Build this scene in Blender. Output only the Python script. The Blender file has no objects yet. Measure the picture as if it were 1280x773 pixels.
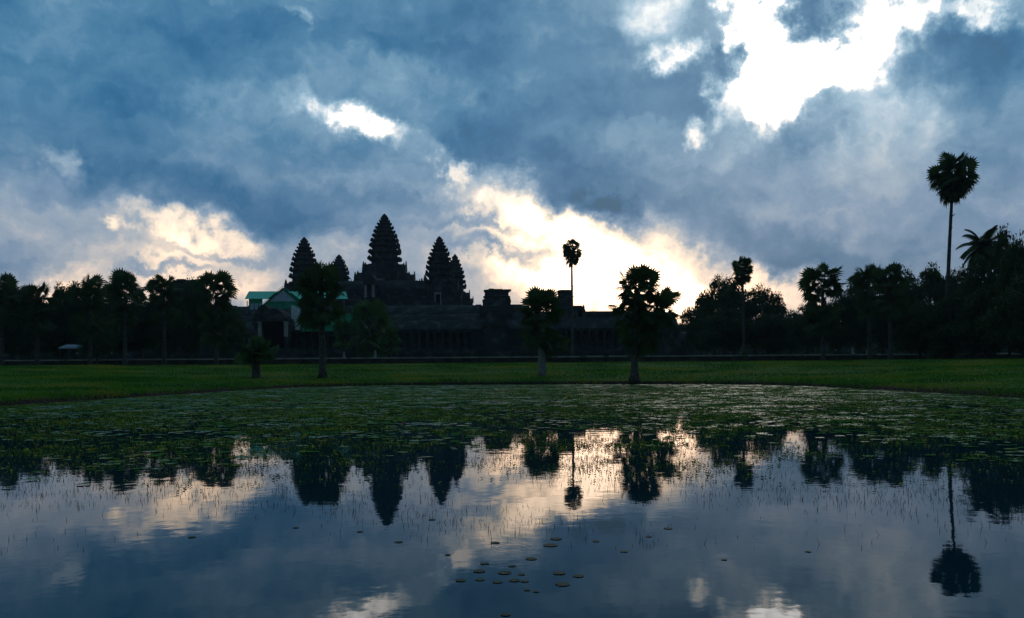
import bpy, math, random
import numpy as np
from mathutils import Vector, Matrix, noise as mnoise
R = math.radians
S = bpy.context.scene
COL = S.collection
random.seed(7)

# ------------------------------------------------------------------ camera
F = 1100.0; CX = 640.0; HY = 457.0; CAMH = 1.8; ROLL = 0.4
cam_d = bpy.data.cameras.new('camera'); cam = bpy.data.objects.new('camera', cam_d); COL.objects.link(cam)
cam_d.sensor_width = 36; cam_d.lens = F / 1280 * 36; cam_d.shift_y = (HY - 386.5) / 1280
cam_d.clip_start = 0.1; cam_d.clip_end = 9000
cam.location = (0, 0, CAMH); cam.rotation_euler = (R(90), R(ROLL), 0)
S.camera = cam
S.view_settings.view_transform = 'Standard'; S.view_settings.look = 'None'
S.view_settings.exposure = 0; S.view_settings.gamma = 1
S.cycles.max_bounces = 6; S.cycles.transparent_max_bounces = 8
ca, sa = math.cos(R(ROLL)), math.sin(R(ROLL))

def at(px, py, D):
    """world point seen at photo pixel (px,py) at depth D"""
    dx = (px - CX) / F * D; dz = (HY - py) / F * D
    return Vector((dx * ca + dz * sa, D, CAMH - dx * sa + dz * ca))

# ------------------------------------------------------------------ world: dawn sky under broken cloud
SUN_EL, SUN_AZ = 23.0, 14.0       # the sun stands behind the thick cloud, east
W = bpy.data.worlds.new('World'); S.world = W; W.use_nodes = True
nt = W.node_tree; nt.nodes.clear()
def N(t, **kw):
    n = nt.nodes.new(t)
    for k, v in kw.items(): setattr(n, k, v)
    return n
def L(a, b): nt.links.new(a, b)
def M(op, a, b=None, c=None, clamp=False):
    n = N('ShaderNodeMath', operation=op, use_clamp=clamp)
    for i, v in enumerate((a, b, c)):
        if v is None: continue
        if isinstance(v, (int, float)): n.inputs[i].default_value = v
        else: L(v, n.inputs[i])
    return n.outputs[0]
def s2l(c): return tuple(((v / 255) / 12.92 if v / 255 < .04045 else ((v / 255 + .055) / 1.055) ** 2.4) for v in c)

tc = N('ShaderNodeTexCoord'); sep = N('ShaderNodeSeparateXYZ'); L(tc.outputs['Generated'], sep.inputs[0])
az = M('ARCTAN2', sep.outputs[0], sep.outputs[1]); el = M('ARCSINE', sep.outputs[2])
comb = N('ShaderNodeCombineXYZ'); L(az, comb.inputs[0]); L(el, comb.inputs[1])
P0 = comb.outputs[0]                       # azimuth, elevation in radians
# ragged edges: the cloud shapes are pushed about by two noises in direction space
def noise(vec, scale, detail=5, rough=.55, w=None, dist=0.0):
    n = N('ShaderNodeTexNoise'); n.inputs['Scale'].default_value = scale; n.inputs['Detail'].default_value = detail
    n.inputs['Roughness'].default_value = rough; n.inputs['Distortion'].default_value = dist
    if w is not None:
        n.noise_dimensions = '4D'; n.inputs['W'].default_value = w
    L(vec, n.inputs['Vector']); return n
def vmath(op, a, b):
    n = N('ShaderNodeVectorMath', operation=op)
    for i, v in enumerate((a, b)):
        if isinstance(v, tuple): n.inputs[i].default_value = v
        elif v is not None: L(v, n.inputs[i])
    return n
n1 = noise(P0, 9, 6, .6, 3.1); n2 = noise(P0, 34, 5, .6, 1.7)
d1 = vmath('MULTIPLY', vmath('SUBTRACT', n1.outputs['Color'], (.5, .5, .5)).outputs[0], (.17, .10, 0))
d2 = vmath('MULTIPLY', vmath('SUBTRACT', n2.outputs['Color'], (.5, .5, .5)).outputs[0], (.085, .06, 0))
PD = vmath('ADD', vmath('ADD', P0, d1.outputs[0]).outputs[0], d2.outputs[0]).outputs[0]
def azel(px, py):
    p = at(px, py, 1.0) - Vector((0, 0, CAMH))
    return math.atan2(p.x, p.y), math.asin(p.z / p.length)
# x, y, rx, ry, angle (deg, clockwise down-right), amount
BLOBS = [
 (955, 68, 40, 95, -3, .95), (1062, 76, 88, 40, -24, .95), (1000, 95, 58, 40, 0, .8), (1098, 20, 60, 32, 0, .65), (905, 122, 30, 34, 0, .7), (962, 128, 26, 38, 0, .5), (938, 15, 34, 45, 0, .6), (1030, 60, 150, 100, 0, .25),
 (1240, 5, 50, 20, 0, .8), (1190, 0, 30, 16, 0, .6), (812, 14, 60, 36, 0, .55), (842, 72, 42, 18, 0, .6), (856, 162, 26, 15, 10, .6), 
 (1022, 34, 46, 32, 20, -.55), (985, 8, 34, 16, 0, -.35), (912, 74, 40, 22, 12, -.4), (1205, 55, 95, 75, 0, -.42), (1010,165,70,30,-10,-.25),
 (442, 152, 52, 24, 12, .85), (395, 138, 80, 30, 18, .32), (562, 210, 28, 16, 42, .5), (362, 32, 24, 13, 25, .38), (520, 178, 90, 20, 32, .18),
 (795, 350, 165, 72, 12, .95), (650, 300, 90, 50, 16, .52), (620, 255, 70, 36, 10, .42), (700, 360, 150, 60, 0, .45), (862, 385, 65, 45, 20, .45), (720, 300, 70, 50, 20, .3),
 (752, 264, 58, 26, 12, -.65), (760, 240, 90, 40, 10, -.18), (880, 255, 120, 50, 20, -.20), (700, 235, 80, 22, 10, -.03), (960, 305, 110, 35, 22, -.18),
 (650, 318, 100, 11, 6, -.45), (600, 286, 70, 9, 4, -.35),
 (254, 303, 60, 30, -5, .62), (240, 315, 150, 62, 0, .10), (163, 283, 22, 12, 10, .4), (97, 199, 42, 16, 22, .42), (215, 276, 40, 14, 10, .3),
 (90, 300, 220, 52, 4, .20), (90, 375, 130, 24, 0, .35), (290, 362, 110, 40, 0, .36), (60, 360, 80, 30, 0, .32), (200,345,120,40,0,.12), (258,318,60,9,8,-.3), (225,337,70,8,5,-.3),
 (480, 300, 120, 70, 0, .22), (560, 320, 80, 60, 0, .12), (400, 330, 90, 50, 0, .15), (330, 255, 200, 40, 6, -.2),
 (500, 250, 110, 18, 4, -.1), (160, 130, 300, 110, 22, -.16), (290, 60, 190, 60, 18, -.20), (650, 90, 250, 110, 22, -.20), (640, 185, 200, 55, 14, -.16),
 (200, 215, 200, 35, 16, -.14), (470, 45, 150, 30, 10, -.08), (250, 120, 90, 50, 30, .12), (330,150,120,25,22,.15), (500, 100, 120, 50, 30, .10), 
 (1030, 215, 300, 110, -8, .08), (920, 175, 60, 40, 0, .14), (790,200,80,40,10,.08), (1120, 160, 120, 80, -25, .20), (860, 210, 160, 40, 20, .12), (1240, 150, 60, 120, 0, -.12),
 (980, 372, 70, 34, 15, .55), (1120, 330, 260, 70, 0, -.04), (930, 340, 60, 40, 20, .15), (1100,300,200,40,10,.06),
]
acc = None
for (x, y, rx, ry, a, amp) in BLOBS:
    amp *= .84 if amp > 0 else .85
    A, E = azel(x, y); ce = math.cos(A) * .97
    mp = N('ShaderNodeMapping', vector_type='TEXTURE'); L(PD, mp.inputs[0])
    mp.inputs['Location'].default_value = (A, E, 0); mp.inputs['Rotation'].default_value = (0, 0, -R(a))
    mp.inputs['Scale'].default_value = (rx / F * ce, ry / F * ce, 1)
    ln = N('ShaderNodeVectorMath', operation='LENGTH'); L(mp.outputs[0], ln.inputs[0])
    mr = N('ShaderNodeMapRange', interpolation_type='SMOOTHSTEP'); L(ln.outputs['Value'], mr.inputs[0])
    mr.inputs[1].default_value = 1.4; mr.inputs[2].default_value = .15; mr.inputs[3].default_value = 0; mr.inputs[4].default_value = amp
    acc = mr.outputs[0] if acc is None else M('ADD', acc, mr.outputs[0])
# banded cloud texture, long and tilted, plus fine billows
mpb = N('ShaderNodeMapping'); L(PD, mpb.inputs[0]); mpb.inputs['Rotation'].default_value = (0, 0, R(16)); mpb.inputs['Scale'].default_value = (3.4, 13, 1)
nb = noise(mpb.outputs[0], 1.5, 6, .55, 5.3)
nf = noise(P0, 26, 7, .6, 8.8, .4)
nm = noise(P0, 8, 4, .5, 2.2, .3)
v = M('ADD', acc, .425)
v = M('ADD', v, M('MULTIPLY', M('SUBTRACT', nb.outputs['Fac'], .5), .78))
v = M('ADD', v, M('MULTIPLY', M('SUBTRACT', nm.outputs['Fac'], .5), .30))
v = M('ADD', v, M('MULTIPLY', M('SUBTRACT', nf.outputs['Fac'], .5), .40))
# the western half of the sky, behind the camera, is still dark
back = N('ShaderNodeMapRange', interpolation_type='SMOOTHSTEP'); L(sep.outputs[1], back.inputs[0])
back.inputs[1].default_value = -.15; back.inputs[2].default_value = .75; back.inputs[3].default_value = .38; back.inputs[4].default_value = 1
ramp = N('ShaderNodeValToRGB'); L(M('MULTIPLY', v, 1 / 1.2, clamp=True), ramp.inputs[0])
stops = [(0, (40, 90, 122)), (.14, (54, 104, 144)), (.30, (86, 124, 158)), (.46, (122, 148, 176)), (.60, (158, 172, 188)),
         (.72, (208, 204, 200)), (.84, (255, 235, 214)), (1.0, (255, 224, 192))]
e = ramp.color_ramp.elements
while len(e) < len(stops): e.new(.5)
for i, (p, c) in enumerate(stops):
    e[i].position = p / 1.0 * .9; e[i].color = (*s2l(c), 1)
# greyer, mauver clouds near the horizon
low = N('ShaderNodeMapRange', interpolation_type='SMOOTHSTEP'); L(el, low.inputs[0])
low.inputs[1].default_value = .17; low.inputs[2].default_value = .03; low.inputs[3].default_value = 0; low.inputs[4].default_value = 1
ramp2 = N('ShaderNodeValToRGB'); L(M('MULTIPLY', v, 1 / 1.2, clamp=True), ramp2.inputs[0])
stops2 = [(0, (36, 92, 126)), (.14, (48, 108, 150)), (.30, (78, 130, 166)), (.46, (118, 158, 186)), (.60, (154, 188, 210)), (.72, (190, 212, 228)), (.84, (238, 244, 246)), (1.0, (255, 255, 252))]
e2 = ramp2.color_ramp.elements
while len(e2) < len(stops2): e2.new(.5)
for i, (p, c) in enumerate(stops2): e2[i].position = p*.9; e2[i].color = (*s2l(c), 1)
aloft = N('ShaderNodeMapRange', interpolation_type='SMOOTHSTEP'); L(el, aloft.inputs[0])
aloft.inputs[1].default_value = .14; aloft.inputs[2].default_value = .30; aloft.inputs[3].default_value = 0; aloft.inputs[4].default_value = 1
rmix = N('ShaderNodeMix', data_type='RGBA'); L(aloft.outputs[0], rmix.inputs['Factor']); L(ramp.outputs[0], rmix.inputs[6]); L(ramp2.outputs[0], rmix.inputs[7])
tint = N('ShaderNodeMix', data_type='RGBA', blend_type='MULTIPLY'); L(low.outputs[0], tint.inputs['Factor'])
L(rmix.outputs[2], tint.inputs[6]); tint.inputs[7].default_value = (1.08, .95, .90, 1)
hdr = N('ShaderNodeMapRange', interpolation_type='SMOOTHSTEP'); L(v, hdr.inputs[0])
hdr.inputs[1].default_value = .85; hdr.inputs[2].default_value = 1.5; hdr.inputs[3].default_value = 1; hdr.inputs[4].default_value = 3.3
gain = M('MULTIPLY', M('MULTIPLY', hdr.outputs[0], back.outputs[0]), 10.0)
cl = N('ShaderNodeVectorMath', operation='SCALE'); L(tint.outputs[2], cl.inputs[0]); L(gain, cl.inputs['Scale'])
sky = N('ShaderNodeTexSky', sky_type='NISHITA'); sky.sun_disc = False
sky.sun_elevation = R(SUN_EL); sky.sun_rotation = R(SUN_AZ)
cover = N('ShaderNodeMix', data_type='RGBA'); cover.inputs['Factor'].default_value = .97     # how much of the blue sky the cloud hides
L(sky.outputs[0], cover.inputs[6]); L(cl.outputs[0], cover.inputs[7])
bg = N('ShaderNodeBackground'); bg.inputs['Strength'].default_value = .1; L(cover.outputs[2], bg.inputs[0])
wo = N('ShaderNodeOutputWorld'); L(bg.outputs[0], wo.inputs[0])
W.cycles.sampling_method = 'MANUAL'; W.cycles.sample_map_resolution = 1024

# sun, veiled by cloud
sl = bpy.data.lights.new('sun', 'SUN'); sl.energy = .25; sl.angle = R(12); sl.color = (1, .86, .68)
so = bpy.data.objects.new('sun', sl); COL.objects.link(so)
sd = Vector((math.sin(R(SUN_AZ)) * math.cos(R(SUN_EL)), math.cos(R(SUN_AZ)) * math.cos(R(SUN_EL)), math.sin(R(SUN_EL))))
so.rotation_euler = sd.to_track_quat('Z', 'Y').to_euler(); so.location = (0, 0, 60)

# ------------------------------------------------------------------ materials
def mat(name, c1, c2=None, scale=1.0, rough=.9, detail=4, spec=.2, bump=0.0, bump_scale=None, sharp=None, coords='Object', c3=None):
    m = bpy.data.materials.new(name); m.use_nodes = True; t = m.node_tree; b = t.nodes['Principled BSDF']
    b.inputs['Roughness'].default_value = rough; b.inputs['Specular IOR Level'].default_value = spec
    b.inputs['Base Color'].default_value = (*c1, 1)
    tcn = t.nodes.new('ShaderNodeTexCoord')
    if c2:
        n = t.nodes.new('ShaderNodeTexNoise'); n.inputs['Scale'].default_value = scale; n.inputs['Detail'].default_value = detail
        t.links.new(tcn.outputs[coords], n.inputs['Vector'])
        r = t.nodes.new('ShaderNodeValToRGB'); t.links.new(n.outputs[0], r.inputs[0])
        r.color_ramp.elements[0].position = .35; r.color_ramp.elements[1].position = .65
        r.color_ramp.elements[0].color = (*c1, 1); r.color_ramp.elements[1].color = (*c2, 1)
        if c3:
            q = r.color_ramp.elements.new(.52); q.color = (*c3, 1)
        t.links.new(r.outputs[0], b.inputs['Base Color'])
    if bump:
        n = t.nodes.new('ShaderNodeTexNoise'); n.inputs['Scale'].default_value = bump_scale or scale * 3; n.inputs['Detail'].default_value = 5
        t.links.new(tcn.outputs[coords], n.inputs['Vector'])
        bp = t.nodes.new('ShaderNodeBump'); bp.inputs['Distance'].default_value = bump; t.links.new(n.outputs[0], bp.inputs['Height'])
        t.links.new(bp.outputs[0], b.inputs['Normal'])
    return m
MAT = {
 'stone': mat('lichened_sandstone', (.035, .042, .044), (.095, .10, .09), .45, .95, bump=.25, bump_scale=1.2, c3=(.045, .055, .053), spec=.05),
 'stone_pale': mat('pale_and_lit_sandstone', (.22, .23, .22), (.38, .36, .31), .8, .95, bump=.05, bump_scale=3),  # pale stone; on the porch pillars its tone stands for caught light
 'wallstone': mat('dark_laterite', (.035, .03, .028), (.09, .075, .06), .6, .95, bump=.12, bump_scale=2),
 'bark': mat('palm_bark', (.05, .045, .04), (.12, .11, .10), 3, .9, bump=.03, bump_scale=6),
 'bark_pale': mat('pale_palm_bark', (.16, .16, .15), (.30, .29, .27), 3, .9, bump=.03, bump_scale=6),
 'palm': mat('palm_leaf', (.028, .06, .018), (.055, .10, .03), .8, .7, spec=.25),
 'palm_lush': mat('lush_palm_leaf', (.04, .10, .028), (.07, .15, .04), .8, .65, spec=.3),
 'dead': mat('dry_palm_leaf', (.07, .05, .03), (.12, .085, .05), 1.5, .9),
 'leaf': mat('tree_leaf', (.03, .06, .02), (.05, .095, .03), 4, .7, spec=.25),
 'leaf2': mat('tree_leaf_bright', (.04, .09, .028), (.07, .13, .04), 4, .7, spec=.25),
 'green_roof': mat('green_painted_sheet', (.04, .56, .34), (.06, .68, .42), .8, .45, spec=.4),
 'green_cloth': mat('green_netting', (.025, .32, .18), (.045, .46, .25), .9, .8),
 'blue_panel': mat('pale_blue_panel', (.36, .46, .55), (.45, .55, .62), 1.2, .6),
 'white_panel': mat('white_board', (.55, .60, .64), (.70, .74, .76), 1.5, .6),
 'steel': mat('scaffold_pipe', (.12, .13, .13), None, 1, .6),
 'dark': mat('opening_shade', (.01, .01, .01), None, 1, 1, spec=0),  # near-black colour stands in for the shade inside doorways
 'tent': mat('blue_grey_canvas', (.30, .38, .42), (.38, .46, .5), 2, .8),
 'skin': mat('skin', (.30, .18, .12)), 'hair': mat('hair', (.01, .008, .006)),
 'yellow': mat('yellow_cotton', (.62, .50, .12), (.70, .58, .2), 6), 'white': mat('white_cotton', (.68, .70, .72), (.78, .78, .78), 6),
 'trouser': mat('dark_trousers', (.02, .022, .03)),
 'pink': mat('lotus_petal', (.60, .05, .10), (.70, .12, .18), 20, .5), 'wpetal': mat('white_petal', (.75, .77, .75), (.82, .82, .78), 20, .5),
 'pad': mat('lily_pad', (.018, .045, .02), (.05, .065, .03), 5, .7, spec=.12, c3=(.03, .06, .025)),
 'padfar': mat('floating_leaves', (.05, .17, .04), (.24, .26, .06), .7, .42, spec=.5, c3=(.09, .22, .05)),
 'reed': mat('water_grass', (.03, .05, .02), (.08, .10, .03), 1.5, .8),
 'weed': mat('yellow_green_weed', (.08, .20, .02), (.62, .55, .04), 2.3, .6, spec=.05, c3=(.12, .20, .03)),
 'grassb': mat('grass_blades', (.035, .13, .012), (.30, .29, .03), .14, .8, detail=7, c3=(.09, .25, .018), spec=.05),
}
# only some of the floating leaves are wet and shine
t = MAT['padfar'].node_tree; b = t.nodes['Principled BSDF']; g_ = t.nodes.new('ShaderNodeNewGeometry'); n_ = t.nodes.new('ShaderNodeTexNoise'); n_.inputs['Scale'].default_value = .5; n_.inputs['Detail'].default_value = 6; n_.inputs['Roughness'].default_value = .75
t.links.new(g_.outputs['Position'], n_.inputs['Vector']); r_ = t.nodes.new('ShaderNodeMapRange'); t.links.new(n_.outputs[0], r_.inputs[0]); r_.inputs[1].default_value = .50; r_.inputs[2].default_value = .66; r_.inputs[3].default_value = 0; r_.inputs[4].default_value = .5
t.links.new(r_.outputs[0], b.inputs['Specular IOR Level'])
# leaves let some of the dawn light through
for k in ('palm', 'palm_lush', 'leaf', 'leaf2', 'grassb', 'green_cloth'):
    t = MAT[k].node_tree; b = t.nodes['Principled BSDF']; o = t.nodes['Material Output']
    tr = t.nodes.new('ShaderNodeBsdfTranslucent'); mx = t.nodes.new('ShaderNodeMixShader'); mx.inputs[0].default_value = .22
    t.links.new(b.inputs['Base Color'].links[0].from_socket, tr.inputs[0])
    t.links.new(b.outputs[0], mx.inputs[1]); t.links.new(tr.outputs[0], mx.inputs[2]); t.links.new(mx.outputs[0], o.inputs[0])

# ------------------------------------------------------------------ mesh helpers
class MB:
    def __init__(s): s.v = []; s.f = []
    def add(s, vs, fs):
        o = len(s.v); s.v.extend(tuple(p) for p in vs); s.f.extend(tuple(i + o for i in q) for q in fs)
    def box(s, x0, x1, y0, y1, z0, z1):
        s.add([(x0,y0,z0),(x1,y0,z0),(x1,y1,z0),(x0,y1,z0),(x0,y0,z1),(x1,y0,z1),(x1,y1,z1),(x0,y1,z1)],
              [(0,3,2,1),(4,5,6,7),(0,1,5,4),(1,2,6,5),(2,3,7,6),(3,0,4,7)])
    def tube(s, pts, rad, n=8):
        pts = [Vector(p) for p in pts]; rings = []
        for i, p in enumerate(pts):
            d = (pts[min(i+1, len(pts)-1)] - pts[max(i-1, 0)]).normalized()
            u = d.orthogonal().normalized() if abs(d.z) < .99 else Vector((1,0,0)); u = (u - d * u.dot(d)).normalized(); w = d.cross(u)
            r = rad[i] if hasattr(rad, '__len__') else rad
            rings.append([p + u * r * math.cos(2*math.pi*k/n) + w * r * math.sin(2*math.pi*k/n) for k in range(n)])
        vs = [q for g in rings for q in g]; fs = []
        for i in range(len(pts)-1):
            for k in range(n): fs.append((i*n+k, i*n+(k+1)%n, (i+1)*n+(k+1)%n, (i+1)*n+k))
        fs.append(tuple(range(n))[::-1]); fs.append(tuple((len(pts)-1)*n+k for k in range(n)))
        s.add(vs, fs)
    def ring_stack(s, cx, cy, rings):
        """rings: list of (list of xy offsets, z); all same count"""
        n = len(rings[0][0]); vs = []; fs = []
        for poly, z in rings: vs += [(cx+x, cy+y, z) for x, y in poly]
        for i in range(len(rings)-1):
            for k in range(n): fs.append((i*n+k, i*n+(k+1)%n, (i+1)*n+(k+1)%n, (i+1)*n+k))
        fs.append(tuple(range(n))[::-1]); fs.append(tuple((len(rings)-1)*n+k for k in range(n)))
        s.add(vs, fs)
    def mesh(s, name, m, smooth=False):
        me = bpy.data.meshes.new(name); me.from_pydata(s.v, [], s.f); me.materials.append(MAT[m] if isinstance(m, str) else m)
        if smooth: me.polygons.foreach_set('use_smooth', [True]*len(me.polygons))
        me.update(); return me
    def build(s, name, m, parent=None, smooth=False):
        return obj(name, s.mesh(name, m, smooth), parent)
def obj(name, me, parent=None):
    o = bpy.data.objects.new(name, me); COL.objects.link(o)
    if parent: o.parent = parent
    return o
def tag(o, label=None, cat=None, group=None, kind=None):
    if label: o['label'] = label
    if cat: o['category'] = cat
    if group: o['group'] = group
    if kind: o['kind'] = kind
    return o
def empty(name, loc, rz=0):
    o = bpy.data.objects.new(name, None); COL.objects.link(o); o.location = loc; o.rotation_euler.z = rz; o.empty_display_size = .5
    return o
def copy_tree(o, parent=None):
    c = o.copy(); COL.objects.link(c); c.parent = parent
    for ch in o.children: copy_tree(ch, c)
    return c
def np_mesh(name, verts, faces, m):
    me = bpy.data.meshes.new(name); nv, nf, k = len(verts), len(faces), faces.shape[1]
    me.vertices.add(nv); me.vertices.foreach_set('co', verts.astype('f').ravel())
    me.loops.add(nf*k); me.loops.foreach_set('vertex_index', faces.astype('i').ravel())
    me.polygons.add(nf); me.polygons.foreach_set('loop_start', np.arange(0, nf*k, k, dtype='i')); me.polygons.foreach_set('loop_total', np.full(nf, k, dtype='i'))
    me.materials.append(MAT[m] if isinstance(m, str) else m); me.update(calc_edges=True); me.validate(); return me

# ------------------------------------------------------------------ ground with the pond cut into it
pond = [(-25.5, 3.2), (-25.5, 20), (-25, 42), (-22.5, 58), (-21, 68), (-18.5, 78), (-14, 82), (0, 82.8), (12, 80.5), (21, 76), (23.5, 68), (24.6, 57), (25.2, 42), (25.5, 20), (25.5, 3.2)]
def chaikin(p):
    q = []
    for i in range(len(p)):
        a, b = p[i], p[(i+1) % len(p)]
        q += [(a[0]*.75+b[0]*.25, a[1]*.75+b[1]*.25), (a[0]*.25+b[0]*.75, a[1]*.25+b[1]*.75)]
    return q
pondp = np.array(chaikin(chaikin(pond)))
def sdist(X, Y):
    """signed distance to the pond edge, positive outside"""
    X = np.asarray(X, float); Y = np.asarray(Y, float); d = np.full(X.shape, 1e9); ins = np.zeros(X.shape, bool)
    for i in range(len(pondp)):
        ax, ay = pondp[i]; bx, by = pondp[(i+1) % len(pondp)]
        ex, ey = bx-ax, by-ay; t = np.clip(((X-ax)*ex+(Y-ay)*ey)/(ex*ex+ey*ey), 0, 1)
        d = np.minimum(d, np.hypot(X-ax-t*ex, Y-ay-t*ey))
        c = ((ay > Y) != (by > Y)) & (X < (bx-ax)*(Y-ay)/((by-ay) if by != ay else 1e-9)+ax); ins ^= c
    return np.where(ins, -d, d)
def wob(X, Y): return (np.sin(X*.31+Y*.17)+np.sin(X*.13-Y*.29+1)+np.sin(X*.83+1.7*np.sin(Y*.41)))/3
TER = 150.0
def height(X, Y):
    X = np.asarray(X, float); Y = np.asarray(Y, float); d = sdist(X, Y) + .25*wob(X*2.3, Y*2.3)
    out = .30*np.clip(d/.5, 0, 1) + np.clip(d-.5, 0, 41)*.043
    out = out + .05*wob(X, Y)*np.clip(d/3, 0, 1)
    near = (Y < 3.5); out = np.where(near, np.minimum(out, .38), out)
    z = np.where(d > 0, out, np.maximum(d*.9, -1.2))
    z = np.where((Y > TER+1.2) & (np.abs(X) < 260), np.maximum(z, 3.3), z)
    return z
xs = np.unique(np.round(np.concatenate([np.arange(-60, 60.1, .6), -60-np.cumsum(1.15**np.arange(34)), 60+np.cumsum(1.15**np.arange(34))]), 3))
ys = np.unique(np.round(np.concatenate([np.arange(-6, 150.6, .6), [151.0, 151.3], 151.3+np.cumsum(1.13**np.arange(46)), -6-np.cumsum(1.2**np.arange(30))]), 3))
GX, GY = np.meshgrid(xs, ys); GZ = height(GX, GY)
gv = np.stack([GX, GY, GZ], -1).reshape(-1, 3); nx, ny = len(xs), len(ys)
ii = (np.arange(ny-1)[:, None]*nx+np.arange(nx-1)[None, :]).ravel()
gf = np.stack([ii, ii+1, ii+nx+1, ii+nx], -1)
gm = bpy.data.materials.new('grass_ground'); gm.use_nodes = True; t = gm.node_tree; b = t.nodes['Principled BSDF']
b.inputs['Roughness'].default_value = .95; b.inputs['Specular IOR Level'].default_value = .1
geo = t.nodes.new('ShaderNodeNewGeometry'); sz = t.nodes.new('ShaderNodeSeparateXYZ'); t.links.new(geo.outputs['Position'], sz.inputs[0])
na = t.nodes.new('ShaderNodeTexNoise'); na.inputs['Scale'].default_value = .22; na.inputs['Detail'].default_value = 7; na.inputs['Roughness'].default_value = .65; t.links.new(geo.outputs['Position'], na.inputs['Vector'])
rg = t.nodes.new('ShaderNodeValToRGB'); t.links.new(na.outputs[0], rg.inputs[0]); el_ = rg.color_ramp.elements
el_[0].position = .32; el_[0].color = (.025, .085, .010, 1); el_[1].position = .72; el_[1].color = (.12, .15, .022, 1)
q = el_.new(.5); q.color = (.05, .14, .016, 1)
mz = t.nodes.new('ShaderNodeMapRange'); t.links.new(sz.outputs[2], mz.inputs[0]); mz.inputs[1].default_value = .20; mz.inputs[2].default_value = .42
mxg = t.nodes.new('ShaderNodeMix'); mxg.data_type = 'RGBA'; t.links.new(mz.outputs[0], mxg.inputs['Factor']); mxg.inputs[6].default_value = (.035, .022, .014, 1); t.links.new(rg.outputs[0], mxg.inputs[7])
t.links.new(mxg.outputs[2], b.inputs['Base Color'])
bn = t.nodes.new('ShaderNodeTexNoise'); bn.inputs['Scale'].default_value = 3; bn.inputs['Detail'].default_value = 6; t.links.new(geo.outputs['Position'], bn.inputs['Vector'])
bp = t.nodes.new('ShaderNodeBump'); bp.inputs['Distance'].default_value = .25; t.links.new(bn.outputs[0], bp.inputs['Height']); t.links.new(bp.outputs[0], b.inputs['Normal'])
ground = obj('ground', np_mesh('ground', gv, gf, gm)); ground.data.polygons.foreach_set('use_smooth', [True]*len(ground.data.polygons))
tag(ground, kind='structure')
def gz(x, y): return float(height(np.array([x]), np.array([y]))[0])
def ground_hit(px, py):
    """first point where the line of sight through a pixel meets the ground beyond the pond"""
    D = 30.0
    while D < TER:
        p = at(px, py, D)
        if sdist(p.x, p.y) > .3 and gz(p.x, p.y) >= p.z: return Vector((p.x, p.y, gz(p.x, p.y)))
        D += .25
    return at(px, py, 140)

# ------------------------------------------------------------------ pond water
wm = bpy.data.materials.new('pond_water'); wm.use_nodes = True; t = wm.node_tree; b = t.nodes['Principled BSDF']; TN = t.nodes.new; TL = t.links.new
b.inputs['Base Color'].default_value = (.002, .030, .046, 1); b.inputs['Roughness'].default_value = .02; b.inputs['IOR'].default_value = 1.20
geo = TN('ShaderNodeNewGeometry'); sp = TN('ShaderNodeSeparateXYZ'); TL(geo.outputs['Position'], sp.inputs[0])
def tm(op, a, b_=None, clamp=False):
    n = TN('ShaderNodeMath'); n.operation = op; n.use_clamp = clamp
    for i, v_ in enumerate((a, b_)):
        if v_ is None: continue
        if isinstance(v_, (int, float)): n.inputs[i].default_value = v_
        else: TL(v_, n.inputs[i])
    return n.outputs[0]
def tnoise(scale, det, sc=(1, 1, 1), rough=.55):
    mp_ = TN('ShaderNodeMapping'); mp_.inputs['Scale'].default_value = sc; TL(geo.outputs['Position'], mp_.inputs[0])
    n = TN('ShaderNodeTexNoise'); n.inputs['Scale'].default_value = scale; n.inputs['Detail'].default_value = det; n.inputs['Roughness'].default_value = rough; TL(mp_.outputs[0], n.inputs['Vector']); return n.outputs[0]
h = tm('ADD', tm('MULTIPLY', tnoise(1.3, 3), 1.0), tm('MULTIPLY', tnoise(6, 3), .12))
# one small ring where a fish has risen
rc = at(640, 685, CAMH*F/(685-457.0))
dv = TN('ShaderNodeVectorMath'); dv.operation = 'DISTANCE'; TL(geo.outputs['Position'], dv.inputs[0]); dv.inputs[1].default_value = (rc.x, rc.y, 0)
rr = dv.outputs['Value']; env = tm('SUBTRACT', 1.0, tm('MULTIPLY', tm('ABSOLUTE', tm('SUBTRACT', rr, .16)), 9.0), True)
h = tm('ADD', h, tm('MULTIPLY', tm('MULTIPLY', tm('SINE', tm('MULTIPLY', rr, 95.0)), env), .05))
bp = TN('ShaderNodeBump'); bp.inputs['Distance'].default_value = .0022; bp.inputs['Strength'].default_value = 1; TL(h, bp.inputs['Height']); TL(bp.outputs[0], b.inputs['Normal'])
# film of duckweed, thick towards the far bank
film = TN('ShaderNodeBsdfPrincipled'); film.inputs['Roughness'].default_value = .6; film.inputs['Specular IOR Level'].default_value = .03
fr = TN('ShaderNodeValToRGB'); TL(tnoise(.6, 4), fr.inputs[0]); fr.color_ramp.elements[0].position = .3; fr.color_ramp.elements[0].color = (.06, .21, .055, 1); fr.color_ramp.elements[1].position = .7; fr.color_ramp.elements[1].color = (.15, .28, .06, 1)
TL(fr.outputs[0], film.inputs['Base Color'])
dens = TN('ShaderNodeMapRange'); TL(sp.outputs[1], dens.inputs[0]); dens.inputs[1].default_value = 18; dens.inputs[2].default_value = 58; dens.inputs[3].default_value = -.17; dens.inputs[4].default_value = .11
mk = tm('ADD', tm('ADD', tm('MULTIPLY', tnoise(.35, 8, (1, .8, 1), .7), .75), tm('MULTIPLY', tnoise(2.6, 4), .25)), dens.outputs[0])
mkr = TN('ShaderNodeMapRange'); TL(mk, mkr.inputs[0]); mkr.inputs[1].default_value = .535; mkr.inputs[2].default_value = .575
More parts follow.
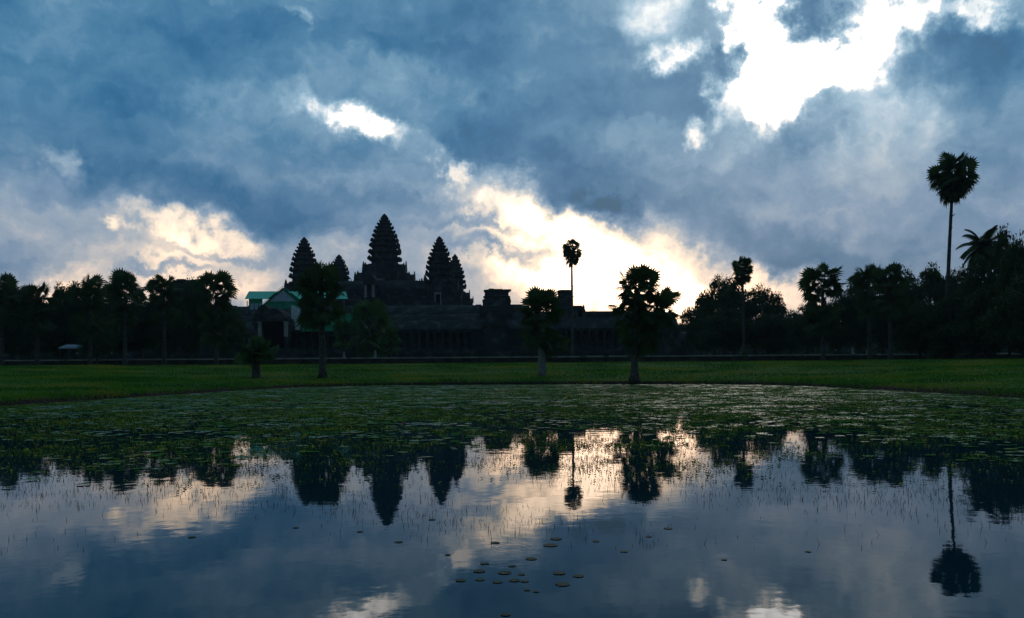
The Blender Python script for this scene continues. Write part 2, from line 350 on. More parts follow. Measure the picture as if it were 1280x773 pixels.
mxw = TN('ShaderNodeMixShader'); TL(mkr.outputs[0], mxw.inputs[0]); TL(b.outputs[0], mxw.inputs[1]); TL(film.outputs[0], mxw.inputs[2]); TL(mxw.outputs[0], t.nodes['Material Output'].inputs[0])
w = MB(); w.add([(-29, -1, 0), (29, -1, 0), (29, 86, 0), (-29, 86, 0)], [(0, 1, 2, 3)])
tag(w.build('pond_water', wm), kind='structure')

# ------------------------------------------------------------------ terrace wall with its coping and balustrade posts
tw = empty('terrace_wall', (0, TER, 1.6)); tag(tw, 'long low dark stone terrace wall with pale coping beyond the grass', 'wall')
m = MB(); X0, X1 = -150, 135
z0 = 1.6; 
m.box(X0, X1, 0, 1.9, -1, 1.50); m.box(X0, X1, -.35, 0, -1, .25); m.box(X0, X1, -.18, 0, .25, .5); m.box(X0, X1, -.12, 0, 1.2, 1.5)
m.build('retaining_wall', 'wallstone', tw)
m = MB(); x = X0
while x < X1:
    l = random.uniform(2.2, 6); g = 0 if random.random() < .75 else random.uniform(.2, 1.6)
    dz = random.uniform(-.03, .03); m.box(x, min(x+l-.03, X1), -.30+random.uniform(-.04, .04), 1.6, 1.505, 1.74+dz); x += l+g
m.build('coping', 'stone_pale', tw)
random.seed(3)
pm = MB(); pm.box(-.16, .16, -.16, .16, 0, .5); pm.box(-.22, .22, -.22, .22, .5, .62); pm.box(-.1, .1, -.1, .1, .62, .78)
pmesh = pm.mesh('post', 'stone')
x = -100
while x < 95:
    if random.random() < .85:
        o = obj('post', pmesh, tw); o.location = (x+random.uniform(-.5, .5), .3, 1.70); o.rotation_euler = (random.uniform(-.08, .08), random.uniform(-.08, .08), random.uniform(-.2, .2)); o.scale = (1, 1, random.uniform(.6, 1.05))
    x += 4.7
# a fallen naga rail, broken into blocks along the terrace
GB = 3.34   # terrace level

# ------------------------------------------------------------------ the temple
def cross_poly(h, step=.16, n=2, jit=0.0, rnd=None):
    """redented square of half width h (stepped corners)"""
    q = []
    xs_ = [h*(1-step*i) for i in range(n+1)]          # h, h-s, h-2s
    quad = []
    for i in range(n+1):
        quad.append((xs_[i], xs_[n-i] if True else 0))
        if i < n: quad.append((xs_[i+1], xs_[n-i]))
    # quad goes along first quadrant corner: (h, small) ... (small, h)
    pts = quad
    out = []
    for k in range(4):
        c, s_ = [(1, 0), (0, 1), (-1, 0), (0, -1)][k]
        out += [(x*c - y*s_, x*s_ + y*c) for x, y in pts]
    return out
def gable_roof(mb, x0, x1, y0, y1, z0, h, axis='x', over=.4, n=6):
    """corbelled ogival vault roof, closed at both ends"""
    prof = []
    for k in range(n+1):
        a = k/n; prof.append((1-a**1.0, math.sin(a*math.pi/2)**.8))
    prof = [( (1-(k/n)**1.25), math.sin(k/n*math.pi/2)) for k in range(n+1)]
    sec = [(-p[0], p[1]) for p in prof] + [(p[0], p[1]) for p in prof[::-1][1:]]
    if axis == 'x':
        c = (y0+y1)/2; w_ = (y1-y0)/2+over
        a = [(x0, c+s_[0]*w_, z0+s_[1]*h) for s_ in sec]; b_ = [(x1, c+s_[0]*w_, z0+s_[1]*h) for s_ in sec]
    else:
        c = (x0+x1)/2; w_ = (x1-x0)/2+over
        a = [(c+s_[0]*w_, y0, z0+s_[1]*h) for s_ in sec]; b_ = [(c+s_[0]*w_, y1, z0+s_[1]*h) for s_ in sec]
    k = len(sec); fs = [(i, i+1, k+i+1, k+i) for i in range(k-1)] + [tuple(range(k))[::-1], tuple(range(k, 2*k)), (0, k, 2*k-1, k-1)]
    mb.add(a+b_, fs)
def spike(mb, x, y, z, w_, h):
    mb.add([(x-w_, y-w_, z), (x+w_, y-w_, z), (x+w_, y+w_, z), (x-w_, y+w_, z), (x-w_*.8, y-w_*.8, z+h*.55), (x+w_*.8, y-w_*.8, z+h*.55), (x+w_*.8, y+w_*.8, z+h*.55), (x-w_*.8, y+w_*.8, z+h*.55), (x, y, z+h)],
           [(0,1,5,4),(1,2,6,5),(2,3,7,6),(3,0,4,7),(4,5,8),(5,6,8),(6,7,8),(7,4,8)])
def prang(parent, cx, cy, zb, zs, ztop, hw, seed, tiers=9, label=None, porch=1.0):
    """tower: cella from zb to zs, corn-cob spire from zs to ztop"""
    rnd = random.Random(seed)
    tw_ = bpy.data.objects.new('tower', None); COL.objects.link(tw_); tw_.parent = parent; tw_.location = (cx, cy, 0)
    if label: tw_['label'] = label
    H = ztop-zs
    sm = MB(); zc = zs; rings = []; weights = [rnd.uniform(.88, 1.12)*(.90**i) for i in range(tiers)]; sw = sum(weights)
    tipH = H*.10; usable = H-tipH
    def prof(t): return hw*(1.0 - .02*t - .78*t**2.1) if t < 1 else hw*.2
    for i in range(tiers):
        th = usable*weights[i]/sw; t0 = (zc-zs)/usable; t1 = min((zc+th-zs)/usable, 1)
        w0 = prof(t0); w1 = prof(t1)
        a = w0*.985; bb = w0*.80; c = (w0+w1)/2*1.02
        jx, jy = rnd.uniform(-.014, .014)*hw, rnd.uniform(-.014, .014)*hw
        def P(w_): return [(x+jx, y+jy) for x, y in cross_poly(w_)]
        rings += [(P(a), zc), (P(a*.99), zc+th*.10), (P(bb), zc+th*.14), (P(bb*.98), zc+th*.60), (P(c*.97), zc+th*.68), (P(c*1.02), zc+th*.80), (P(c*1.02), zc+th*.93), (P(w1*.96), zc+th*.985)]
        # antefixes standing on each cornice
        na_ = [-.82, -.42, 0, .42, .82]
        for s_ in (-1, 1):
            for q in na_:
                if rnd.random() < .2: continue
                r_ = c*(.98 if abs(q) < .6 else .84); hh = th*rnd.uniform(.2, .55)*(1.35 if q == 0 else 1)
                ww = c*.085*(1.5 if q == 0 else 1)
                spike(sm, s_*r_, q*c*.95, zc+th*.93, ww, hh); spike(sm, q*c*.95, s_*r_, zc+th*.93, ww, hh)
        zc += th
    sm.ring_stack(0, 0, rings)
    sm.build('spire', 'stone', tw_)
    # lotus finial
    fm = MB(); r0 = prof(.985); zz = zs+usable
    lp = [(1.0, 0), (1.25, .12), (1.1, .25), (.7, .32), (.95, .45), (.8, .6), (.45, .66), (.55, .78), (.3, .9), (.05, 1.0)]
    fm.ring_stack(0, 0, [([(r*r0*math.cos(2*math.pi*k/14), r*r0*math.sin(2*math.pi*k/14)) for k in range(14)], zz-.1+tt*tipH) for r, tt in lp])
    fm.build('finial', 'stone', tw_)
    # cella with recessed mouldings
    cm = MB(); hc = zs-zb
    cm.ring_stack(0, 0, [(cross_poly(hw*k), zb+hc*f_) for k, f_ in ((1.06,0),(1.06,.06),(.98,.10),(.95,.14),(.92,.2),(.92,.8),(.97,.84),(.93,.88),(1.02,.93),(1.04,.995))])
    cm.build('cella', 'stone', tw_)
    # four stepped porches with pediments
    pmb = MB(); dk = MB()
    for ax, sg in (('y', -1), ('x', -1), ('x', 1), ('y', 1)):
        for (wf, ext, hf) in ((.62, 1.36, .98), (.48, 1.70, .70)):
            wv = hw*wf*.8; e_ = hw*ext*porch if ext > 1.4 else hw*ext; zt = zb+hc*hf*.72; rh = hc*hf*.30
            lo, hi = (hw*.7, e_) if sg > 0 else (-e_, -hw*.7)
            if ax == 'y':
                pmb.box(-wv, wv, lo, hi, zb, zt); gable_roof(pmb, -wv, wv, lo-.15, hi+.15, zt-.02, rh, 'y', hw*.05)
                ye = hi if sg > 0 else lo
                pmb.add([(-wv*1.15, ye, zt), (wv*1.15, ye, zt), (wv*.7, ye, zt+rh*.9), (0, ye, zt+rh*1.45), (-wv*.7, ye, zt+rh*.9)] + [(-wv*1.15, ye+.35*sg, zt), (wv*1.15, ye+.35*sg, zt), (wv*.7, ye+.35*sg, zt+rh*.9), (0, ye+.35*sg, zt+rh*1.45), (-wv*.7, ye+.35*sg, zt+rh*.9)],
                        [(0,1,2,3,4),(9,8,7,6,5),(0,5,6,1),(1,6,7,2),(2,7,8,3),(3,8,9,4),(4,9,5,0)])
            else:
                pmb.box(lo, hi, -wv, wv, zb, zt); gable_roof(pmb, lo-.15, hi+.15, -wv, wv, zt-.02, rh, 'x', hw*.05)
                xe = hi if sg > 0 else lo
                a5 = [(-wv*1.15, zt), (wv*1.15, zt), (wv*.7, zt+rh*.9), (0, zt+rh*1.45), (-wv*.7, zt+rh*.9)]
                pmb.add([(xe, p, q_) for p, q_ in a5]+[(xe+.35*sg, p, q_) for p, q_ in a5], [(0,1,2,3,4),(9,8,7,6,5),(0,5,6,1),(1,6,7,2),(2,7,8,3),(3,8,9,4),(4,9,5,0)])
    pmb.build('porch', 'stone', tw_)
    e_ = hw*1.70*porch
    dk.box(-hw*.17, hw*.17, -e_-.04, -e_+.3, zb+.05, zb+hc*.42); d_ = dk.build('doorway', 'dark', tw_)  # solid block, the doorway's shade put into its black colour
    fr_ = MB(); fr_.box(-hw*.24, -hw*.17, -e_-.22, -e_-.002, zb, zb+hc*.44); fr_.box(hw*.17, hw*.24, -e_-.22, -e_-.002, zb, zb+hc*.44); fr_.box(-hw*.27, hw*.27, -e_-.26, -e_-.002, zb+hc*.441, zb+hc*.50)
    fr_.build('door_frame', 'stone_pale', tw_)
    return tw_

temple = empty('temple', (0, 0, 0)); tag(temple, 'great dark stone temple with five cone shaped towers on stepped terraces', 'temple')
def zat(px, py, D): return at(px, py, D).z
def xat(px, py, D): return at(px, py, D).x
# central tower and four corner towers
DC, DF, DR = 352, 322, 386
cw = 19.3/F
prang(temple, xat(481, 330, DC), DC, zat(481, 372, DC), zat(481, 332, DC), zat(481, 267, DC), 19.2/F*DC, 1, 10, 'tallest central tower', 1.12)
prang(temple, xat(549.5, 340, DF), DF, zat(550, 384, DF), zat(550, 352, DF), zat(550, 295, DF), 16.2/F*DF, 2, 9, 'right front corner tower')
prang(temple, xat(380.5, 340, DF), DF, zat(381, 390, DF), zat(381, 354, DF), zat(381, 296, DF), 16.6/F*DF, 3, 9, 'left front corner tower')
prang(temple, xat(569, 360, DR), DR, zat(567, 392, DR), zat(567, 366, DR), zat(567, 317.5, DR), 12.8/F*DR, 4, 8, 'right rear corner tower')
prang(temple, xat(424, 350, DR), DR, zat(423, 386, DR), zat(423, 359, DR), zat(423, 318, DR), 13/F*DR, 5, 8, 'left rear corner tower')
XL, XR = xat(381, 370, DF), xat(550, 370, DF)
zr = zat(480, 350.5, DF); zp = zat(480, 372, DF)
# top gallery ring round the inner pyramid
m = MB(); rf = MB()
for (x0, x1, y0, y1, ax) in ((XL, XR, DF-2.5, DF+2.5, 'x'), (XL, XR, DR-2.5, DR+2.5, 'x'), (XL-2.5, XL+2.5, DF, DR, 'y'), (XR-2.5, XR+2.5, DF, DR, 'y')):
    if ax == 'x':
        m.box(x0, x1, y0, y1, zp, zr-3.6); gable_roof(rf, x0, x1, y0, y1, zr-3.62, 3.4, 'x', .5)
        for xx in np.arange(x0+1, x1-1, 1.0): rf.box(xx-.15, xx+.15, (y0+y1)/2-.12, (y0+y1)/2+.12, zr-.24, zr+.35+random.uniform(-.3, .15))
    else:
        m.box(x0, x1, y0+2.5, y1-2.5, zp, zr-3.6); gable_roof(rf, x0, x1, y0, y1, zr-3.63, 3.4, 'y', .5)
XM = xat(481, 350, DC)
for sx, sy in ((0, -1), (0, 1), (1, 0), (-1, 0)):     # axial galleries joining the centre
    if sx == 0:
        lo, hi = sorted((DC+sy*6, DF if sy < 0 else DR)); m.box(XM-2.2, XM+2.2, lo, hi, zp, zr-2.4); gable_roof(rf, XM-2.2, XM+2.2, lo, hi, zr-2.42, 3.0, 'y', .5)
    else:
        lo, hi = sorted((XM+sx*6, XR if sx > 0 else XL)); m.box(lo, hi, DC-2.2, DC+2.2, zp, zr-2.4); gable_roof(rf, lo, hi, DC-2.2, DC+2.2, zr-2.42, 3.0, 'x', .5)
m.build('upper_gallery', 'stone', temple); rf.build('gallery_roof', 'stone', temple)
# axial front pavilion, seen left and right of the central spire as steps
for (pa, pb, pt, dd) in ((446.5, 459, 341.5, 331), (456, 470, 331, 334), (493, 507, 331, 337), (500, 513.5, 342, 333), (513, 518, 347, 331), (530, 534, 346.5, 326)):
    m = MB(); xa, xb = xat(pa, 350, dd), xat(pb, 350, dd); zt = zat((pa+pb)/2, pt, dd)
    m.box(xa, xb, dd-2, dd+3, zp, zt-.5); m.box(xa+.35, xb-.35, dd-1.6, dd+2.6, zt-.5, zt); spike(m, xa+.5, dd-1.5, zt-.52, .35, 1.4); spike(m, xb-.5, dd-1.5, zt-.52, .35, 1.2)
    m.build('axial_pavilion', 'stone', temple)
m = MB(); xa = xat(457, 360, DF-9.2); xb = xat(466.5, 360, DF-9.2)
for xx in (xa, xb): m.box(xx-.42, xx+.42, DF-9.7, DF-8.8, zat(460, 372, DF-9), zat(460, 356.5, DF-9))
m.build('doorway_column', 'stone_pale', temple)
m = MB(); m.box(xa-.9, xb+.9, DF-10, DF-2, zat(460, 356.4, DF-9), zat(460, 352.5, DF-9)); gable_roof(m, xa-.5, xb+.5, DF-10.2, DF-2, zat(460, 352.6, DF-9), 3.2, 'y', .6)
m.box(xa-.3, xb+.3, DF-7.6, DF-2, zat(460, 374, DF-9), zat(460, 356.5, DF-9)); m.build('entrance_porch', 'stone', temple)
# stepped pyramid under it
m = MB(); zb0 = GB-.5; nst = 7
for k in range(nst):
    f0, f1 = k/nst, (k+1)/nst; ex = 13*(1-f1)+4
    z_0 = 15+(zp-15)*f0; z_1 = 15+(zp-15)*f1
    m.box(XL-ex, XR+ex-6, DF-ex-1.5, DR+ex, z_0, z_1-.35); m.box(XL-ex-.3, XR+ex+.3-6, DF-ex-1.8, DR+ex+.3, z_1-.35, z_1)
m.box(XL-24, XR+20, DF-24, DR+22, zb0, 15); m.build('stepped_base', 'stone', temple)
for cxs in (XL+2, XM, XR-2):   # steep flights of steps
    m = MB()
    for k in range(26):
        zz = 15+(zp-15)*k/26; m.box(cxs-2.4, cxs+2.4, DF-20.5+k*.62, DF-3, zz, zz+(zp-15)/26)
    m.build('staircase', 'stone', temple)
# ------------------------------------------------ second enclosure
D2 = 284
g2 = empty('inner_gallery', (0, 0, 0)); tag(g2, 'dark middle stone gallery with two ruined block shaped corner towers', 'gallery')
def ruin_tower(parent, px, D, half, ytop, ysh, yb, seed, dome=False):
    rnd = random.Random(seed); m = MB(); cx = xat(px, ysh, D); k = D/F
    z1, z0_ = zat(px, ytop, D), zat(px, yb, D); h_ = half*k
    zs_ = zat(px, ysh, D)
    m.ring_stack(cx, D, [(cross_poly(h_*q_), z_) for q_, z_ in ((1.15, z0_), (1.15, zs_-1.6), (1.02, zs_-1.2), (1.02, zs_), (.9, zs_+.15), (.92, zs_+(z1-zs_)*.3), (1.0, zs_+(z1-zs_)*.36), (.88, zs_+(z1-zs_)*.42), (.86, zs_+(z1-zs_)*.7), (.95, zs_+(z1-zs_)*.76), (.95, zs_+(z1-zs_)*.84))])
    top = zs_+(z1-zs_)*.84
    if dome:
        m.ring_stack(cx, D, [(cross_poly(h_*q_), z_) for q_, z_ in ((.9, top-.01), (.98, top+.3*(z1-top)), (.85, top+.62*(z1-top)), (.55, top+.9*(z1-top)), (.2, z1))])
    else:
        for i in range(7):
            a = rnd.uniform(-.8, .6)*h_; b_ = rnd.uniform(-.8, .5)*h_; m.box(cx+a, cx+a+h_*rnd.uniform(.25, .6), D+b_, D+b_+h_*.5, top-.05-i*.004, top+(z1-top)*rnd.uniform(.35, 1))
    for s_ in (-1, 1):
        for q_ in (-.75, -.3, .25, .7): spike(m, cx+s_*h_*.95, D+q_*h_, zs_-.01, h_*.1, 1.2*rnd.uniform(.5, 1)); spike(m, cx+q_*h_, D-h_*.95, zs_-.01, h_*.1, 1.2*rnd.uniform(.5, 1))
    for i in range(5):   # stepped shoulders
        a = h_*(1.15+.28*i*.5); zz = zs_-1.6-1.0*i; m.box(cx-a-h_*.1, cx+a+h_*.1, D-h_*.7, D+h_*.7, z0_, zz)
    return m.build('corner_tower', 'stone', parent)
ruin_tower(g2, 621, D2, 17, 360.5, 378, 400, 11); ruin_tower(g2, 236, D2, 17, 349, 366, 400, 12)
def gallery(parent, pxa, pxb, ytop, D, depth, rh, seed, wall_mat='stone', over=.8):
    rnd = random.Random(seed); xa, xb = xat(pxa, 390, D), xat(pxb, 390, D); zt = (zat(pxa, ytop, D)+zat(pxb, ytop, D))/2
    m = MB(); m.box(xa, xb, D-depth/2, D+depth/2, GB-.5, zt-rh); wl = m.build('wall', wall_mat, parent)
    r_ = MB(); gable_roof(r_, xa, xb, D-depth/2, D+depth/2, zt-rh+.002, rh, 'x', over)
    x_ = xa
    while x_ < xb-1:
        l = rnd.uniform(2, 9)
        if rnd.random() < .8: r_.box(x_, min(x_+l, xb), D-.25, D+.25, zt-.3, zt+rnd.uniform(.05, .42))
        x_ += l
    r_.build('roof', 'stone', parent); return xa, xb, zt
gallery(g2, 196, 602, 383, D2, 7, 3.6, 21)
gallery(g2, 560, 655, 382.5, D2+1, 6, 3.4, 22)

# ------------------------------------------------ outer gallery: long colonnaded wing with half vault and entrance towers
D3 = 232
g3 = empty('outer_gallery', (0, 0, 0)); tag(g3, 'long colonnaded outer gallery of dark stone in front of the towers', 'gallery')
xa, xb, zt = gallery(g3, -60, 842, 394, D3, 6, 3.4, 31)
m = MB(); zq = zat(400, 413, D3-6)        # lower half-vault in front, on pillars
def half_vault(mb, x0, x1, ya, yb, z0, z1):
    n = 6; a = []; 
    for k in range(n+1):
        t_ = k/n; a.append((ya+(yb-ya)*t_, z0+(z1-z0)*math.sin(t_*math.pi/2)))
    vs = [(x0, y, z) for y, z in a]+[(x1, y, z) for y, z in a]+[(x0, yb, z0), (x1, yb, z0)]
    k = n+1; mb.add(vs, [(i, i+1, k+i+1, k+i) for i in range(n)]+[tuple(range(k))+(2*k,), tuple(range(k, 2*k))[::-1]+(2*k+1,), (0, k, 2*k+1, 2*k)])
half_vault(m, xa, xb, D3-6.4, D3-3.2, zq, zat(400, 402, D3-3)); m.box(xa, xb, D3-6.2, D3-5.5, zq-.55, zq+.01)
m.build('aisle_roof', 'stone', g3)
zpl = zat(560, 436, D3-6)
pmx = MB(); pmx.box(-.28, .28, -.28, .28, .25, zq-zpl-.80); pmx.box(-.38, .38, -.38, .38, 0, .25); pmx.box(-.36, .36, -.36, .36, zq-zpl-.80, zq-zpl-.553)
pm_ = pmx.mesh('pillar', 'stone')
x_ = xa+1; n = 0
while x_ < xb-1 and n < 96:
    o = obj('pillar', pm_, g3); o.location = (x_, D3-5.85, zpl); x_ += (xb-xa-2)/95; n += 1
m = MB()
for i, (a_, b_) in enumerate(((0, .35), (.35, .6), (.6, .8), (.8, 1.0))):   # moulded plinth
    e_ = (1.8, 1.2, 1.5, .9)[i]; m.box(xa-e_, xb+e_, D3-6.6-e_, D3+6, GB-.4+(zpl-GB+.4)*a_, GB-.4+(zpl-GB+.4)*b_)
m.build('plinth', 'stone', g3)
def pavilion(parent, px, D, halfpx, ytop, yroof, name='entrance_pavilion', dome=None):
    k = D/F; h_ = halfpx*k; cx = xat(px, yroof, D); zr_ = zat(px, yroof, D); zt_ = zat(px, ytop, D)
    m = MB(); m.box(cx-h_, cx+h_, D-9.5, D+4, GB-.4, zr_-2.2); gable_roof(m, cx-h_, cx+h_, D-10.2, D+4, zr_-2.2, zt_-zr_+2.2, 'y', .5)
    for s_ in (-1, 1): m.box(cx+s_*h_*1.5-h_*.5, cx+s_*h_*1.5+h_*.5, D-7, D+4, GB-.4, zr_-4.2); gable_roof(m, cx+s_*h_*1.5-h_*.55, cx+s_*h_*1.5+h_*.55, D-7, D+4, zr_-4.2, 2.6, 'x', .4)
    return m.build(name, 'stone', parent), cx, zr_, h_
# domed ruined tower on the right wing
ruin_tower(g3, 706, D3+2, 9.5, 362.5, 378, 402, 41, True)
for (pa, pb, yt) in ((716, 727, 383), (722, 731, 388), (690, 697, 386), (600, 640, 391), (731, 765, 390)):
    m = MB(); m.box(xat(pa, yt, D3), xat(pb, yt, D3), D3-2.4, D3+2.4, zt-2, zat(pa, yt, D3))
    if pa == 722: spike(m, xat(729.5, 388, D3), D3, zat(729, 388, D3)-.02, .35, 1.7)
    m.build('roof_block', 'stone', g3)
pavilion(g3, 820, D3, 20, 401, 408)
pavilion(g3, 620, D3+1, 14, 391, 399)
m_, cx, zr_, h_ = pavilion(g3, 343, D3-4, 12, 384.5, 398)
# porch pillars made pale for the light they catch; black block for doorway shade
for px_ in (325, 357.5):
    m = MB(); x_ = xat(px_, 410, D3-16); m.box(x_-.42, x_+.42, D3-16.4, D3-15.6, zat(px_, 421, D3-16), zat(px_, 404, D3-16)); m.box(x_-.55, x_+.55, D3-16.6, D3-15.4, zat(px_, 404, D3-16)+.002, zat(px_, 402, D3-16)); m.build('porch_pillar', 'stone_pale', g3)
m = MB(); xa_, xb_ = xat(322, 400, D3-16), xat(361, 400, D3-16); za, zb_ = zat(340, 402, D3-16)+.004, zat(340, 398, D3-16); m.box(xa_, xb_, D3-16.7, D3-9, za, zb_)
gable_roof(m, xa_+1.2, xb_-1.0, D3-16.9, D3-9, zb_, zat(340, 386, D3-16)-zb_, 'y', .6); m.build('porch_roof', 'stone', g3)
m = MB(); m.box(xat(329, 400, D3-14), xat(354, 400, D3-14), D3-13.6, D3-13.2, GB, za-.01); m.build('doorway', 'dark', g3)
# stone stairs and base before the porch
m = MB()
for k in range(6): m.box(xat(318, 420, 214)-k*.0, xat(366, 420, 214), 208+k*1.3, 225, GB-.3+.55*k, GB+.26+.55*k)
m.build('staircase', 'stone', g3)

# ------------------------------------------------ green roofed restoration shelter
DS = 246
sh = empty('restoration_shelter', at(360, 420, DS)); tag(sh, 'green roofed shelter with pale blue gable standing over the dark gallery', 'shelter')
inv = Vector(sh.location)
def SP(px, py, dd=0): p = at(px, py, DS+dd); return p-inv
def slab(mb, pts, th=.12, d=Vector((0, 0, -1))):
    n = len(pts); vs = list(pts)+[p+d*th for p in pts]
    mb.add(vs, [tuple(range(n)), tuple(range(n, 2*n))[::-1]]+[(i, (i+1) % n, n+(i+1) % n, n+i)[::-1] for i in range(n)])
m = MB()   # main roof, ridge running left-right
slab(m, [SP(306.5, 373.5, -5), SP(435, 373.5, -5), SP(432, 364.5), SP(311, 364.5)]); slab(m, [SP(311, 364.4), SP(432, 364.4), SP(434, 373.5, 5), SP(306, 373.5, 5)])
m2 = MB(); slab(m2, [SP(306.5, 373.3, -5), SP(306.5, 376, -5.0), SP(317, 384, -5.6), SP(330, 384, -5.6), SP(330, 373.3, -5)], .12, Vector((0, 1, 0)))
m.build('roof', 'green_roof', sh); 
m = MB()   # front cross gable
slab(m, [SP(353.5, 357.5, -11), SP(324, 383, -11), SP(324, 383, -3), SP(353.5, 357.5, 0)], .14); slab(m, [SP(353.5, 357.4, -11), SP(383, 381, -11), SP(383, 381, -3), SP(353.5, 357.4, 0)], .14)
m.build('gable_roof', 'green_roof', sh)
m = MB(); slab(m, [SP(353.5, 363, -10.4), SP(337, 377, -10.4), SP(370, 377, -10.4)], .12, Vector((0, 1, 0))); m.build('gable_panel', 'blue_panel', sh)
m = MB(); slab(m, [SP(353.5, 359.5, -10.2), SP(327, 382, -10.2), SP(327, 386, -10.2), SP(372, 386, -10.2), SP(381, 381, -10.2)], .1, Vector((0, 1, 0))); m.build('gable_wall', 'green_cloth', sh)
m = MB(); slab(m, [SP(311, 374, -4.4), SP(311, 383.5, -4.4), SP(328, 383.5, -4.4), SP(328, 374, -4.4)], .15, Vector((0, 1, 0))); m.build('side_wall', 'green_cloth', sh)
for a_ in (313, 318.5, 324): m = MB(); slab(m, [SP(a_, 379.5, -4.5), SP(a_, 387, -4.5), SP(a_+4, 387, -4.5), SP(a_+4, 379.5, -4.5)], .08, Vector((0, 1, 0))); m.build('window', 'blue_panel', sh)
m = MB(); slab(m, [SP(364, 381, -25), SP(364, 399, -25), SP(369, 403, -25), SP(369, 412.5, -25), SP(375, 412.5, -25), SP(375, 386, -25)], .12, Vector((0, 1, 0))); m.build('white_panel', 'white_panel', sh)
m = MB(); rnd = random.Random(4)
for i in range(11):   # corrugated green sheeting
    a_ = 376.3+i*5.9; slab(m, [SP(a_, 391+.1*i, -25+(i % 2)*.25), SP(a_, 414.5-.1*i, -25+(i % 2)*.25), SP(a_+5.8, 414.4-.1*i, -25+(i % 2)*.25), SP(a_+5.8, 391+.1*i, -25+(i % 2)*.25)], .1, Vector((0, 1, 0)))
m.build('sheeting', 'green_cloth', sh)
for (px_, dd, y0_) in ((309, -4.8, 376), (329.5, -9.9, 383), (376.3, -9.9, 381), (405, -4.6, 373), (430, -4.6, 373)):
    m = MB(); a, b_ = SP(px_, y0_, dd), SP(px_, 418, dd); m.tube([b_, a], .12, 6); m.build('post', 'steel', sh)

# ------------------------------------------------------------------ palms
def fan_leaf(V, Fc, org, d, roll, pet, r, rnd, nseg=17, droop=.25, bend=1.0):
    d = d.normalized(); s = d.cross(Vector((0, 0, 1)))
    s = s.normalized() if s.length > .05 else Vector((1, 0, 0))
    s = (Matrix.Rotation(roll, 3, d) @ s); n = s.cross(d)
    hub = org+d*pet+Vector((0, 0, -droop*.25*pet)); o = len(V)
    w_ = .035; V += [org+s*w_, org-s*w_, hub]; Fc.append((o, o+1, o+2)); V += [org+n*w_, org-n*w_, hub]; Fc.append((o+3, o+4, o+5))
    d = (d*.8+Vector((rnd.uniform(-.55, .55), rnd.uniform(-.55, .55), rnd.uniform(-.65, .25)))*bend).normalized(); s = (s-d*s.dot(d)).normalized(); n = s.cross(d)
    span = R(118)
    for k in range(nseg):
        a = -span+2*span*(k+.5)/nseg; rl = r*(1-.22*abs(a)/span)*rnd.uniform(.84, 1.04)
        dr = (d*math.cos(a)+s*math.sin(a)); dr = (dr+n*.16*math.cos(a*2)).normalized(); side = (s*math.cos(a)-d*math.sin(a))
        wd = rl*.66*span/nseg*1.12
        mid = hub+dr*rl*.66+Vector((0, 0, -droop*.12*rl)); tip = hub+dr*rl+Vector((0, 0, -droop*(.3+rnd.random()*.4)*rl))
        o = len(V); fold = n*wd*.35
        V += [hub, mid+side*wd+fold, tip, mid-side*wd+fold, mid]
        Fc += [(o, o+1, o+4), (o+1, o+2, o+4), (o, o+4, o+3), (o+4, o+2, o+3)]
def palm_crown(name, clusters, seed, m, parent, dens=1.0):
    """clusters: (x, y, z, radius, min elevation, max elevation, count)"""
    rnd = random.Random(seed); V = []; Fc = []
    for cz_i, (cx, cy, cz, rad, e0, e1, cnt) in enumerate(clusters):
        c = Vector((cx, cy, cz))
        for i in range(7):      # young upright leaves in the heart
            d = Vector((rnd.uniform(-1, 1), rnd.uniform(-1, 1), rnd.uniform(-.2, 1))); fan_leaf(V, Fc, c+d*.1*rad, d, rnd.uniform(-1.4, 1.4), rad*.10, rad*.42, rnd, droop=.1, bend=.5)
        cnt = int(cnt*(.72 if cz_i == 0 else .6))
        for i in range(cnt):
            se = math.sin(R(e0))+(math.sin(R(e1))-math.sin(R(e0)))*((i+.5)/cnt); e_ = math.asin(se)
            a = i*2.39996+rnd.uniform(-.25, .25); e_ += rnd.uniform(-.14, .14)
            d = Vector((math.cos(a)*math.cos(e_), math.sin(a)*math.cos(e_), math.sin(e_)))
            rr_ = rad*(rnd.uniform(.90, 1.1) if i % 3 else rnd.uniform(.55, .8))
            fan_leaf(V, Fc, c+d*.05*rad, d, rnd.uniform(-1.4, 1.4), rr_*.50, rr_*.52, rnd, droop=.10+.3*max(0, .5-se), bend=.45 if i % 3 else 1.0)
    me = bpy.data.meshes.new(name); me.from_pydata([tuple(v_) for v_ in V], [], Fc); me.materials.append(MAT[m]); me.update()
    return obj(name, me, parent)
def trunk(parent, h_, r0, r1, lean=(0, 0), flare=1.6, m='bark', seed=0, stubs=0):
    rnd = random.Random(seed); pts = []; rad = []; n = max(10, int(h_/1.0))
    for i in range(n+1):
        t_ = i/n; pts.append((lean[0]*t_**1.6, lean[1]*t_, h_*t_-.15)); rad.append((r0+(r1-r0)*t_)*(1+(flare-1)*math.exp(-t_*h_/.8))*(1+rnd.uniform(-.035, .035)))
    mb = MB(); mb.tube(pts, rad, 12)
    for k in range(stubs):     # old leaf bases
        t_ = rnd.uniform(.55, 1); a = k*2.4; p = Vector((lean[0]*t_**1.6, lean[1]*t_, h_*t_)); d = Vector((math.cos(a), math.sin(a), .7)); rr_ = r0+(r1-r0)*t_
        mb.tube([p+d*rr_*.7, p+d*(rr_+.35)], [.09, .04], 5)
    return mb.build('trunk', m, parent, smooth=True)
